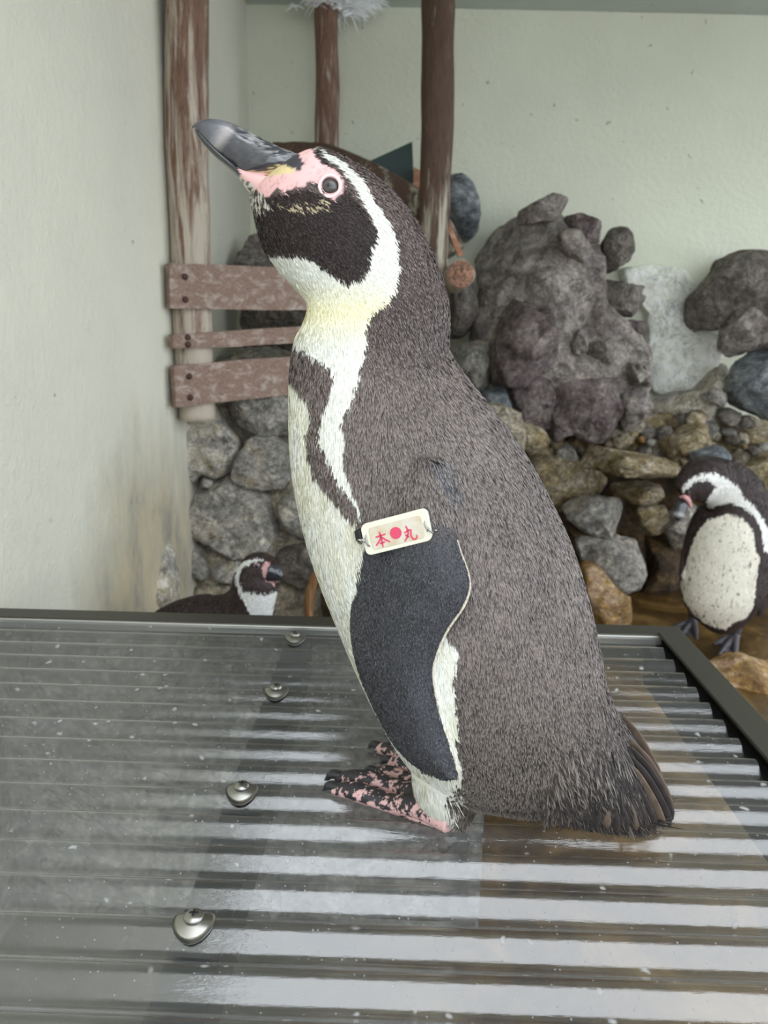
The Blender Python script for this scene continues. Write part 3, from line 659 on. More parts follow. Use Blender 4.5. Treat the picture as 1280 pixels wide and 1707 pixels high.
flip_poly = [(a, b) for a, b in fk[8:, :2]]+[(a, b) for a, b in fk[8:, 2:4][::-1]]
POLY = {
 'belly': [(380, 630), (487, 628), (497, 640), (513, 662), (520, 690), (509, 718), (513, 752), (527, 790), (548, 818), (572, 846), (592, 866), (606, 884), (620, 930), (700, 1000), (742, 1052), (764, 1085), (753, 1130), (763, 1190), (758, 1240), (770, 1285), (775, 1330), (760, 1345), (740, 1385), (380, 1400)],
 'stripe': [(440, 412), (447, 430), (440, 560), (492, 572), (520, 588), (545, 600), (556, 622), (550, 650), (536, 680), (530, 720), (545, 760), (562, 790), (582, 820), (596, 845), (607, 864), (600, 838), (585, 800), (574, 760), (577, 720), (571, 698), (582, 668), (596, 640), (601, 600), (610, 562), (606, 545), (620, 516), (645, 500), (656, 485), (663, 450), (661, 410), (656, 384), (638, 358), (619, 331), (600, 296), (572, 272), (548, 257), (521, 246), (524, 250), (542, 266), (556, 274), (572, 290), (586, 312), (600, 337), (616, 359), (625, 383), (622, 408), (612, 442), (606, 457), (579, 471), (556, 461), (545, 443), (526, 431), (507, 420), (488, 405), (474, 410), (458, 413), (444, 412)],
 'pink': [(482, 262), (490, 249), (501, 244), (519, 246), (527, 260), (542, 275), (557, 282), (572, 300), (572, 320), (556, 333), (538, 326), (530, 310), (522, 303), (510, 304), (507, 316), (500, 311), (485, 314), (474, 320), (460, 312), (449, 329), (438, 326), (419, 309), (398, 292), (470, 270)],
 'chin': [(385, 285), (400, 293), (420, 310), (440, 328), (450, 345), (432, 352), (420, 345), (400, 330)],
 'fringe': [(450, 336), (480, 338), (510, 336), (535, 330), (552, 338), (540, 352), (505, 352), (470, 348)],
 'cheek': [(425, 330), (450, 325), (507, 312), (545, 330), (575, 320), (592, 335), (612, 360), (625, 385), (622, 410), (610, 445), (580, 474), (545, 450), (505, 425), (430, 420)],
 'neck': [(600, 540), (625, 512), (660, 480), (760, 480), (780, 620), (700, 690), (590, 690)],
 'band': [(470, 560), (520, 585), (560, 620), (540, 690), (545, 760), (610, 870), (590, 880), (520, 790), (500, 700), (515, 670), (470, 640)],
 'tail': [(930, 1225), (1040, 1205), (1150, 1300), (1150, 1400), (930, 1400), (900, 1330)],
 'billbase': [(380, 288), (411, 290), (440, 287), (470, 279), (486, 281), (500, 284), (506, 272), (500, 260), (489, 250), (470, 240), (380, 240)],
 'yellow': [(400, 287), (440, 284), (474, 275), (492, 281), (486, 288), (470, 290), (440, 297), (405, 299)],
 'nostril': [(486, 262), (497, 256), (506, 272), (502, 284), (488, 280)],
 'brow': [(519, 249), (528, 253), (545, 270), (553, 279), (540, 275), (526, 262)],
 'patch': [(715, 765), (745, 760), (770, 820), (765, 840), (735, 810)],
 'shank': [(740, 1330), (770, 1285), (820, 1300), (800, 1400), (735, 1400)],
}
WHITE = lin((228, 228, 217)); CREAM = lin((222, 217, 184))
DARK = lin((84, 72, 68)); BLACK = lin((52, 42, 40)); GREYB = lin((92, 83, 79)); FLIP = lin((60, 60, 63)); PINK = lin((216, 172, 168))
def pigment(v, jit=3.0, seed=0):
    """plumage colour of surface points (symmetric about the sagittal plane)"""
    s = (v-PO) @ Pn; vm = v.copy(); m = s < 0; vm[m] = vm[m]-2*s[m][:, None]*Pn
    s = np.abs(s); p0 = proj(vm); q = vm*1000
    j = np.stack((vnoise(q/3.0, seed+1)+.6*vnoise(q/1.2, seed+4), vnoise(q/3.0, seed+2)+.6*vnoise(q/1.2, seed+5)), 1)*jit
    p = p0+j
    n1 = fbm(q/22, 5, 3)[:, None]; n2 = fbm(q/7, 9, 2)[:, None]
    c = GREYB*(1+.30*n1+.15*n2)
    # crown and nape darker brown, fading down the back
    t = np.clip((760-p[:, 1]-.2*(p[:, 0]-650))/260, 0, 1)[:, None]; c = c*(1-t)+DARK*1.15*(1+.15*n1)*t
    lo = np.clip((p[:, 1]-1050)/250, 0, 1)[:, None]; c = c*(1-lo)+lin((64, 57, 51))*(1+.3*n1+.2*n2)*lo
    def put(k, col, jj=p):
        m = inside(jj, POLY[k]); c[m] = (col*(1+.1*n2))[m] if np.ndim(col) == 1 else col[m]
    nk = np.clip(1-np.hypot((p[:, 0:1]-668)/110, (p[:, 1:2]-545)/95), 0, 1)**.7; c = c*(1-.75*nk)+BLACK*1.15*.75*nk
    put('band', DARK*.95)
    yel = np.clip(.35+.9*fbm(q*np.array((1/9, 1/9, 1/26)), 33, 3), 0, 1)[:, None]
    put('belly', WHITE*(1-.55*yel)+CREAM*.95*.55*yel)
    ty = np.clip(1-np.abs(p[:, 1:2]-515)/55, 0, 1); put('stripe', WHITE*(1-ty*.8)+lin((234, 228, 180))*ty*.8)
    put('cheek', BLACK)
    tq = np.clip(((p[:, 0:1]-930)*.7+(p[:, 1:2]-1240)*.9)/110, 0, 1); c = c*(1-tq)+lin((56, 51, 48))*(1+.35*n2)*tq; put('patch', lin((70, 70, 74)))
    mm = inside(p, POLY['chin']); sp = (vnoise(q/1.6, 71) > -.1); c[mm & sp] = lin((196, 190, 176)); c[mm & ~sp] = BLACK
    mm = inside(p, POLY['fringe']) & (vnoise(q/1.3, 72) > .05); c[mm] = lin((186, 172, 140))
    mm = inside(p, POLY['shank']) & (vnoise(q/2.0, 73) > .0-(p[:, 0]-765)/60); c[mm] = lin((70, 64, 56))
    pp = p0+j*.45
    put('pink', PINK*(1+.10*n2)*(1-.22*(vnoise(q/.9, 91) > .45)[:, None]), pp); put('billbase', lin((56, 55, 58)), pp); put('yellow', lin((200, 182, 134))*(1+.25*n2), pp); put('brow', BLACK, pp)
    # flippers
    d_mid = np.interp(p0[:, 1], fk[:, 1], fk[:, 4])-.002
    fm = inside(p0, flip_poly) & (s > d_mid-.008) & (p0[:, 1] > 862)
    fade = np.clip((p0[:, 1]-850)/60, 0, 1)[:, None]
    c[fm] = (FLIP*(1+.18*n2)*fade+c*(1-fade))[fm]
    return np.clip(c, .002, .92), fm, p0, s
def featdir(p, s):
    """growth direction on the flank, given in photo-plane terms, interpolated from control points"""
    K = np.array([(540, 255, 1, .15), (620, 290, .8, .6), (700, 380, .55, .83), (740, 480, .25, .97), (560, 300, .9, .45), (480, 340, .75, .65), (440, 380, .45, .9), (520, 400, .75, .65), (600, 420, .6, .8), (470, 440, .35, .94),
                  (540, 500, .2, .98), (650, 470, .5, .86), (680, 560, .4, .9), (520, 640, .1, 1), (600, 700, .0, 1), (700, 700, .35, .93), (780, 720, .5, .86), (600, 800, .05, 1), (520, 850, .15, 1), (700, 800, .2, .98), (850, 850, .38, .92),
                  (900, 1000, .25, .97), (800, 1000, .2, .98), (700, 950, .0, 1), (620, 1050, .05, 1), (660, 1150, .25, .97), (740, 1250, .3, .95), (820, 1200, .1, 1), (950, 1150, .3, .95), (850, 1300, .15, 1), (980, 1280, .55, .83), (1050, 1290, .62, .78), (560, 950, .25, .97), (760, 1340, .1, 1)], float)
    d2 = ((p[:, None, :]-K[None, :, :2])**2).sum(2)+400; w_ = 1/d2**1.5; w_ /= w_.sum(1)[:, None]
    d = w_ @ K[:, 2:]; E1 = np.array((math.cos(PYAW), -math.sin(PYAW), 0))
    return d[:, :1]*E1-d[:, 1:]*np.array((0, 0, 1.0))

big = thing('penguin', 'large penguin in profile on the clear panel, bill raised, tag on flipper', 'penguin', (PO[0]+.06, PO[1], ZG))
bc, bfm, bpx, bs_ = pigment(BV, 2.0)
body = mk('body', BV, BF, M['skin'], big, cols=bc)
rng = np.random.default_rng(11)
NF = 380000
P, Nn = sample_surface(BV, BN, BF, NF, rng)
fc_, ffm, fpx, fs = pigment(P, 3.0)
bare = (inside(fpx, POLY['pink']) | inside(fpx, POLY['billbase']) | inside(fpx, POLY['yellow'])) & ~ffm
D = np.vstack([featdir(fpx[i:i+20000], None) for i in range(0, NF, 20000)])
sd = np.sign((P-PO) @ Pn)
D = D + rng.normal(size=D.shape)*.12
lum = fc_.mean(1)
head = np.clip((620-fpx[:, 1])/150, 0, 1)
Ln = (.0066-.0030*head)*rng.uniform(.7, 1.3, NF); Wd = (.00078-.00015*head)*rng.uniform(.7, 1.3, NF)
Ln[ffm] = .0022*rng.uniform(.8, 1.2, ffm.sum()); Wd[ffm] = .00062
lift = rng.uniform(.0002, .0009, NF); lift[ffm] = .0003; wm = lum > .35; lift[wm] *= .7; Wd[wm] *= .8; Ln[wm] *= 1.15
tl = inside(fpx, POLY['tail']); Ln *= 1+.9*np.clip(((fpx[:, 0]-880)*.7+(fpx[:, 1]-1200)*.9)/200, 0, 1)
Ln *= 1-.6*np.clip((fpx[:, 0]-1060)/40, 0, 1)
lt = tl & (rng.random(NF) < .16) & (fpx[:, 0] < 1050); Ln[lt] = rng.uniform(.014, .026, lt.sum()); Wd[lt] = .0015
low = (P[:, 2] < .045) & ~ffm; Ln[low] *= 1.6
rnd = rng.uniform(.45, 1.35, NF)[:, None]; white = lum > .35
rnd[white] = rng.uniform(.93, 1.06, white.sum())[:, None]
fcol = fc_*rnd
tip = fcol*1.0
pale = (~white) & (~ffm) & ~inside(fpx, POLY['cheek']) & (rng.random(NF) < (.5*(1-head)+.36)*(1-.75*np.clip(((fpx[:, 0]-930)*.7+(fpx[:, 1]-1240)*.9)/110, 0, 1)))
tip[pale] = fcol[pale]*.4+lin((182, 170, 160))*.6
tip[ffm & (rng.random(NF) < .45)] = lin((112, 112, 114))
keep = ~bare
keep &= ~((P[:, 2] < ZG+.004))
fv_, ff_, fcc = feathers(P[keep], Nn[keep], D[keep], Ln[keep], Wd[keep], fcol[keep], lift[keep], rng, tip[keep])
fv_[:, 2] = np.maximum(fv_[:, 2], ZG)
pl = mk('plumage', fv_, ff_, M['feather'], big, smooth=False, cols=np.clip(fcc, .001, .95), kind='stuff')
# pale trailing edge of the flippers: a fringe of short feathers
V, Fx, Cc = [], [], []
tr = cr(fk[12:, [2, 3, 5]], 420)
P = np.array([S(a-1, b, d+.001) for a, b, d in tr]); 
for mir in (False, True):
    Q = mirror(P) if mir else P
    nn = np.repeat((-Pn if mir else Pn)[None], len(Q), 0)
    dd = np.gradient(P, axis=0); dd /= np.linalg.norm(dd, axis=1)[:, None]; out = np.array((math.cos(PYAW), -math.sin(PYAW), 0))*.8
    a, b_, c = feathers(Q, nn, dd*.6+out, np.full(len(Q), .0021), np.full(len(Q), .0008), np.repeat(lin((206, 196, 176))[None], len(Q), 0), np.full(len(Q), .0002), rng)
    mk('flipper_edge', a, b_, M['feather'], big, smooth=False, cols=c, kind='stuff')
# tail feathers
def blade(p0, p1, wd, th, col, side, parent, name='tail_feather'):
    n = 14; k = np.linspace(0, 1, n)[:, None]; C = p0*(1-k)+p1*k; C[:, 2] += .004*np.sin(k[:, 0]*np.pi)
    wv = wd*np.interp(k[:, 0], [0, .3, .8, .93, 1], [.5, 1, 1, .75, .15])
    T = (p1-p0)/np.linalg.norm(p1-p0); s_ = side-T*np.dot(side, T); s_ /= np.linalg.norm(s_); u = np.cross(T, s_)
    v, f = ring_loft(C, s_[None]*(wv/2)[:, None], u[None]*np.full((n, 1), th), 10)
    cols = np.clip(col*(1+.35*fbm(v*np.array((300, 300, 300)), 6, 2))[:, None], .002, 1)
    return mk(name, v, f, M['feather'], parent, cols=cols)
tips = [(1119, 1352), (1121, 1366), (1117, 1377), (1106, 1380), (1092, 1383), (1076, 1381), (1060, 1386), (1044, 1383), (1028, 1386), (1012, 1380), (996, 1374), (980, 1368), (964, 1364)]
roots = [(1050, 1235), (1048, 1245), (1042, 1255), (1034, 1262), (1024, 1268), (1014, 1272), (1004, 1276), (994, 1280), (984, 1284), (974, 1286), (964, 1288), (954, 1290), (944, 1292)]
for i, (t, r) in enumerate(zip(tips, roots)):
    d = .012+.020*(i/12); z0 = .008
    for sgn in (1, -1):
        dd = d*sgn
        p1 = S(t[0], t[1], d); p0 = S(r[0], r[1], d*1.4)
        p1[2] = max(p1[2], z0)
        if sgn < 0: p1 = mirror(p1[None])[0]; p0 = mirror(p0[None])[0]
        blade(p0, p1, .0095, .0007, lin((54, 48, 46)) if i % 3 else lin((96, 82, 70)), Pn*.5+np.array((.7, 0, .5)), big)
# bill
up = [(512, 276, 440, 302, 27), (500, 260, 408, 296, 36), (480, 251, 396, 288, 33), (452, 239, 385, 277, 27), (419, 221, 361, 257, 24), (385, 205, 342, 236, 20), (356, 199, 330, 220, 14), (336, 201, 323, 213, 7), (325, 208, 320, 213, 2.5)]
lw = [(478, 296, 432, 340, 38), (446, 288, 416, 322, 34), (412, 284, 399, 297, 27), (392, 270, 385, 284, 22), (367, 249, 361, 264, 19), (347, 230, 340, 242, 14), (334, 217, 329, 227, 9), (327, 213, 325, 219, 3)]
def loftpx(st, n, seg, p=1.0):
    k = cr(st, n); a = np.array([S(x, y) for x, y in k[:, :2]]); b = np.array([S(x, y) for x, y in k[:, 2:4]])
    return ring_loft((a+b)/2, (a-b)/2, Pn[None]*(np.maximum(k[:, 4], .5)*PXM)[:, None], seg, p)
bv, bfc = loftpx(up, 60, 48, .9)
pb = proj(np.where(((bv-PO) @ Pn < 0)[:, None], mirror(bv), bv)); q = bv*1000
pb2 = pb+np.stack((vnoise(q/2.2, 3), vnoise(q/2.2, 4)), 1)*4
ax = np.array((-.86, -.5)); tt = (pb2-np.array((490, 262))) @ ax     # distance along the bill
vv = (pb2-np.array((490, 262))) @ np.array((-.5, .86))
groove = 1-np.abs(fbm(np.stack((tt/30, vv/3.2, (bv-PO) @ Pn*150), 1), 8, 3))
bv = bv-((bv-(bv.mean(0)))*0)
bcx = lin((58, 58, 63))[None]*(1+.25*fbm(q/3, 4, 3))[:, None]
stk = np.clip((110-tt)/15, 0, 1)*np.clip((groove-.72)/.18, 0, 1)*np.clip((22-vv)/10, 0, 1); bcx = bcx*(1-.8*stk[:, None])+lin((158, 156, 152))*.8*stk[:, None]
pale_b = np.clip(1-np.abs(tt-118-vv*.1)/16, 0, 1)*np.clip((vv-2)/12, 0, 1); bcx = bcx*(1-.55*pale_b[:, None])+lin((196, 188, 182))*.55*pale_b[:, None]  # pale band of the horn, partly standing for reflected sky
painted_sheen = (np.clip((tt-112)/25, 0, 1)*np.clip((150-tt)/40+.4, 0, 1))[:, None]*.45; bcx = bcx*(1-painted_sheen)+lin((140, 143, 152))*painted_sheen  # sky highlight on the bill front, painted in as lighter grey
base_y = [(405, 285), (430, 287), (458, 280), (480, 272), (505, 276), (490, 290), (458, 300), (430, 302), (400, 296)]
m = inside(pb+np.stack((vnoise(q/1.5, 13), vnoise(q/1.5, 14)), 1)*4, base_y); bcx[m] = (lin((206, 188, 138))[None]*(1+.3*fbm(q/2, 5, 2))[:, None])[m]
m = inside(pb+np.stack((vnoise(q/1.5, 13), vnoise(q/1.5, 14)), 1)*4, [(455, 288), (490, 278), (510, 285), (500, 300), (440, 305), (420, 300)]); bcx[m] = lin((204, 146, 90))
cen = bv[:60*48].reshape(60, 48, 3).mean(1); cc = np.repeat(cen, 48, 0); dv_ = bv[:60*48]-cc
wt = np.clip((112-tt[:60*48])/20, 0, 1)
bv[:60*48] = cc+dv_*(1+.09*wt*(groove[:60*48]-.7))[:, None]
bill = mk('bill', bv, bfc, M['bill'], big, cols=np.clip(bcx, .003, .9))
lv_, lf = loftpx(lw, 40, 32, .9)
lc = lin((38, 38, 40))[None]*(1+.3*fbm(lv_*400, 6, 2))[:, None]
pl_ = proj(np.where(((lv_-PO) @ Pn < 0)[:, None], mirror(lv_), lv_)); lc[inside(pl_, [(398, 280), (480, 260), (480, 320), (449, 329), (438, 326), (419, 309), (400, 294)])] = PINK
lm = inside(pl_, [(396, 292), (419, 309), (438, 326), (470, 330), (440, 350), (400, 330)]); lc[lm & (vnoise(lv_*620, 71) > -.1)] = lin((196, 190, 176))
mk('lower_bill', lv_, lf, M['bill'], bill, cols=np.clip(lc, .003, 1))
# mouth line running back from the yellow bill base
mk('mouth_line', *tube([S(440, 293, .0118), S(470, 287, .0125), S(486, 292, .0165), S(503, 310, .020)], [.0003, .0006, .0007, .0003], 8, 20), simple('mouth_red', (186, 104, 96), .4), big)
# eyes
bvh = BVHTree.FromPolygons([tuple(x) for x in BV], BF)
def hit(px, py):
    d = Vector(ray(px, py)).normalized(); h = bvh.ray_cast(Vector(CAMP), d); return np.array(h[0]), np.array(h[1])
ep, en = hit(550, 311); en = en*.35+Pn*.65+np.array((0, 0, 0.0)); en /= np.linalg.norm(en)
for mir in (False, True):
    c = mirror(ep[None])[0] if mir else ep; n_ = en-2*np.dot(en, Pn)*Pn if mir else en
    a1 = np.cross(n_, (0, 0, 1.0)); a1 /= np.linalg.norm(a1); a2 = np.cross(n_, a1)
    cc = c-n_*.0028; th = np.linspace(.02, np.pi*.6, 40); R0 = .0054
    C = cc+np.outer(np.cos(th)*R0, n_); v, f = ring_loft(C, np.outer(np.sin(th)*R0, a1), np.outer(np.sin(th)*R0, a2), 36)
    rr = np.append(np.repeat(np.sin(th)*R0*1000, 36), [0, 5])
    col = np.where((rr < 1.25)[:, None], lin((6, 6, 6)), np.where((rr < 4.3)[:, None], lin((70, 66, 64))*(1+.2*np.sin(rr*3))[:, None], lin((28, 26, 26))))
    mk('eye', v, f, featmat('eye_surface', .05, 0, 0, .6), big, cols=col)
    ph = np.linspace(0, 2*np.pi, 48, endpoint=False); tv = []
    for p in ph:
        for t in np.linspace(0, 2*np.pi, 12, endpoint=False):
            r1 = .0059+.0011*math.cos(t); tv.append(c+n_*(.0004+.0011*math.sin(t))+a1*r1*math.cos(p)+a2*r1*math.sin(p))
    f = [(i*12+j, ((i+1) % 48)*12+j, ((i+1) % 48)*12+(j+1) % 12, i*12+(j+1) % 12) for i in range(48) for j in range(12)]
    mk('eye_ring', np.array(tv), f, simple('eye_ring_skin', (226, 196, 195), .45), big)
# feet
def footcol(v, seed):
    q = v*1000; n = fbm(q/7, seed, 3)+.5*vnoise(q/1.4, seed+3)
    return n
def foot(mir, px_heel, toes, rads, seed):
    parts = []; h = atZ(*px_heel, ZG+.011)
    tp = []
    for (mx, my, tx, ty), r in zip(toes, rads):
        m_, t_ = atZ(mx, my, ZG+r*1.0), atZ(tx, ty, ZG+r*.75); tp.append((m_, t_))
        kn = (m_*.4+t_*.6)+np.array((0, 0, r*.35))
        parts.append(tube([h, h*.5+m_*.5+np.array((0, 0, .003)), m_, kn, t_], [.0105, .0088, r*.95, r*.95, r*.62], 18, 30, .85))
    # web
    for (m1, t1), (m2, t2) in zip(tp[:-1], tp[1:]):
        V = []; n = 14
        for u in np.linspace(0, 1, n):
            a = (h*(1-u)+t1*u*.8+h*u*.2) if u < 0 else h+(t1-h)*u*.86; b = h+(t2-h)*u*.86
            for w_ in np.linspace(0, 1, 9):
                p = a*(1-w_)+b*w_; p = p-(t1-h)/np.linalg.norm(t1-h)*.012*4*w_*(1-w_)*u; V.append((p[0], p[1], ZG+.0045*(1-.5*u)+.001))
        V = np.array(V); W = V.copy(); W[:, 2] = ZG+.0004; k = n*9
        f = grid_faces(n, 9, False); f2 = [tuple(k+i for i in q_[::-1]) for q_ in f]
        edge = [i for i in range(9)]+[i*9+8 for i in range(1, n)]+[(n-1)*9+i for i in range(7, -1, -1)]+[i*9 for i in range(n-2, 0, -1)]
        sidef = [(edge[i], k+edge[i], k+edge[(i+1) % len(edge)], edge[(i+1) % len(edge)]) for i in range(len(edge))]
        parts.append((np.vstack((V, W)), f+f2+[s_[::-1] for s_ in sidef]))
    v, nn, f = remesh(*join(*parts), .0011, 3); v[:, 2] = np.maximum(v[:, 2], ZG)
    n = footcol(v, seed)
    u = np.clip(np.linalg.norm(v-h, axis=1)/.11, 0, 1)
    hz = (v[:, 2]-ZG)/.012
    pk = (.9*vnoise(v*1000/3.2, seed)+.7*vnoise(v*1000/1.1, seed+3)+.52-1.2*np.clip(hz-.35, 0, 1)*np.clip(u*3, 0, 1)-np.clip((u-.62)*2.2, 0, 1)) > .0
    dark = lin((50, 48, 50))*(1+.3*vnoise(v*900, 3))[:, None]
    c = np.where(pk[:, None], lin((212, 172, 168))*(1+.1*vnoise(v*700, 5))[:, None], dark)
    fo = mk('foot', v, f, M['foot'], big, cols=np.clip(c, .003, .9))
    for (m_, t_), r in zip(tp, rads):
        d = t_-m_; d[2] = 0; d /= np.linalg.norm(d)
        cv, cf = tube([t_-d*.006+np.array((0, 0, r*.35)), t_+d*.003+np.array((0, 0, r*.35)), t_+d*.006+np.array((0, 0, -r*.1)), t_+d*.009+np.array((0, 0, -r*.5))], [r*.5, r*.52, r*.36, .0004], 14, 14, .8)
        cv[:, 2] = np.maximum(cv[:, 2], ZG)
        mk('claw', cv, cf, simple('claw_horn', (44, 44, 48), .35), fo)
foot(False, (752, 1366), [(650, 1338, 556, 1316), (660, 1312, 560, 1297), (680, 1298, 622, 1287)], [.0075, .0075, .006], 41)
foot(True, (752, 1298), [(690, 1282, 650, 1272), (690, 1268, 628, 1247), (700, 1258, 660, 1240)], [.007, .007, .006], 47)

# ---------------------------------------------------------------- flipper tag
def TG(x, y): return (560+x/5.818, 820+y/5.818)
fd = 0
for x, y in ((250, 340), (600, 380), (900, 250), (900, 430), (350, 590), (600, 250), (640, 520)):
    h_, _ = hit(*TG(x, y)); fd = max(fd, float(np.dot(h_-PO, Pn)) if 0 else 0)
cor = [TG(235, 320), TG(880, 150), TG(955, 450), TG(300, 620)]
depths = [float(np.dot(hit(*TG(x, y))[0]-PO, Pn)) for x, y in ((300, 400), (600, 380), (850, 300), (880, 400), (420, 520), (600, 300), (640, 470))]
dl, dr_ = max(depths[0], depths[4]), max(depths[2], depths[3]); dm = max(depths[1], depths[5], depths[6])
dl = max(dl, 2*dm-dr_-.002)
TL, TR, BR, BL = [S(px, py, d+.0025) for (px, py), d in zip(cor, (dl, dr_, dr_, dl))]
tn = np.cross(TR-TL, BL-TL); tn /= np.linalg.norm(tn); tn = tn if np.dot(tn, Pn) > 0 else -tn
tgo = thing('identification_tag', 'white plastic name tag with red characters wired to the big penguin flipper', 'tag', tuple((BL+BR)/2))
def tp_(u, v, h=0): return TL+(TR-TL)*u+(BL-TL)*v+tn*h
WT, HT = np.linalg.norm(TR-TL), np.linalg.norm(BL-TL)
def rrect(u0, u1, v0, v1, r, h0, h1, name, mat, parent, bev=.0003):
    pts = []
    for cu, cv, a0 in ((u1-r/WT, v0+r/HT, -90), (u1-r/WT, v1-r/HT, 0), (u0+r/WT, v1-r/HT, 90), (u0+r/WT, v0+r/HT, 180)):
        for k in range(7):
            a = math.radians(a0+k*15); pts.append((cu+r/WT*math.cos(a), cv+r/HT*math.sin(a)))
    n = len(pts); cu, cv = (u0+u1)/2, (v0+v1)/2
    def rg(sh, h): return [tp_(cu+(u-cu)*(1-sh*2/WT/(u1-u0)), cv+(v-cv)*(1-sh*2/HT/(v1-v0)), h) for u, v in pts]
    v = np.array(rg(0, h0)+rg(0, h1-bev)+rg(bev, h1)); f = grid_faces(3, n, True)+[tuple(range(2*n, 3*n)), tuple(range(n))[::-1]]
    return mk(name, v, f, mat, parent, smooth=False)
rrect(0, 1, 0, 1, .0035, -.0008, .0008, 'plate', simple('tag_plastic', (228, 224, 204), .35), tgo)
m, nt, b = nmat('tag_paper'); tcn = coords(nt); nn_ = noise(nt, tcn, 120, 4)
c_ = ramp(nt, nn_, [(.35, (214, 206, 190)), (.55, (206, 194, 168)), (.75, (188, 164, 122))]); nt.links.new(c_, b.inputs['Base Color']); b.inputs['Roughness'].default_value = .4
rrect(.115, .905, .15, .87, .002, .0006, .0011, 'name_panel', m, tgo, .0002)
RED = simple('red_ink', (214, 74, 104), .5)
Ainv = np.linalg.inv(np.array([[645, 65], [-170, 300]], float))
def uv(x, y): return Ainv @ np.array((x-235, y-320), float)
def stroke(name, pts, wd=17, parent=tgo):
    k = cr(pts, 16) if len(pts) > 2 else np.array([np.array(pts[0])*(1-t)+np.array(pts[1])*t for t in np.linspace(0, 1, 6)])
    T = np.gradient(k, axis=0); T /= np.linalg.norm(T, axis=1)[:, None]; Nv = np.stack((-T[:, 1], T[:, 0]), 1); n = len(k)
    k[0] -= T[0]*3; k[-1] += T[-1]*3
    hw = wd/2*np.interp(np.linspace(0, 1, n), [0, .15, .7, 1], [.8, 1, 1, .75])
    v = np.array([tp_(*uv(*p), .00115) for p in k+Nv*hw[:, None]]+[tp_(*uv(*p), .00115) for p in k-Nv*hw[:, None]])
    v = np.vstack((v, v+tn*.00012)); f = []
    for i in range(n-1):
        f += [(i, i+1, n+i+1, n+i), (2*n+i, 3*n+i, 3*n+i+1, 2*n+i+1), (i, 2*n+i, 2*n+i+1, i+1), (n+i, n+i+1, 3*n+i+1, 3*n+i)]
    return mk(name, v, f, RED, parent, smooth=False)
for p in ([(397, 432), (492, 398)], [(432, 382), (446, 420), (470, 522)], [(450, 425), (432, 468), (402, 510)], [(456, 430), (492, 452), (538, 472)], [(440, 492), (486, 474)]): stroke('brush_stroke', p)
for p in ([(690, 322), (712, 370), (706, 420), (682, 464)], [(678, 384), (736, 352), (738, 395), (752, 432), (778, 444), (797, 425), (796, 405)], [(688, 404), (722, 424)]): stroke('brush_stroke', p)
k = [(593+57*math.cos(a), 387+57*math.sin(a)) for a in np.linspace(0, 2*np.pi, 40, endpoint=False)]
v = np.array([tp_(*uv(*p), h) for h in (.00115, .00127) for p in k]); f = grid_faces(2, 40, True)+[tuple(range(40, 80)), tuple(range(40))[::-1]]
mk('red_disc', v, f, RED, tgo, smooth=False)
def wire(pts, r=.0006): return mk('wire_link', *tube([tp_(*uv(x, y), h) for x, y, h in pts], r, 8, 24), M['steel'], tgo)
wire([(300, 408, .0002), (300, 440, .0016), (318, 500, .0018), (338, 525, .0002)], .0005); wire([(232, 470, .001), (258, 452, .002), (290, 468, .002), (312, 460, .0014)])
wire([(225, 480, .0015), (240, 450, .003), (262, 475, .002), (240, 492, .0015), (225, 475, .0015)], .0007)
wire([(868, 268, .0002), (876, 310, .0018), (905, 345, .002), (888, 372, .0002)], .0005); wire([(895, 335, .0016), (930, 360, .002), (955, 378, .001), (982, 366, .0004)]); wire([(960, 380, .0006), (975, 352, .002), (984, 372, 0)], .0006)
bp0 = tp_(*uv(218, 420), -.001); e1 = (TR-TL)/WT; e2 = (BL-TL)/HT
bv_, bf_ = box((0, 0, 0), (.0040, .0062, .005), .0008); bv_ = bv_[:, :1]*e1+bv_[:, 1:2]*e2+bv_[:, 2:3]*tn+bp0
mk('strap', bv_, bf_, M['black'], tgo, smooth=False)

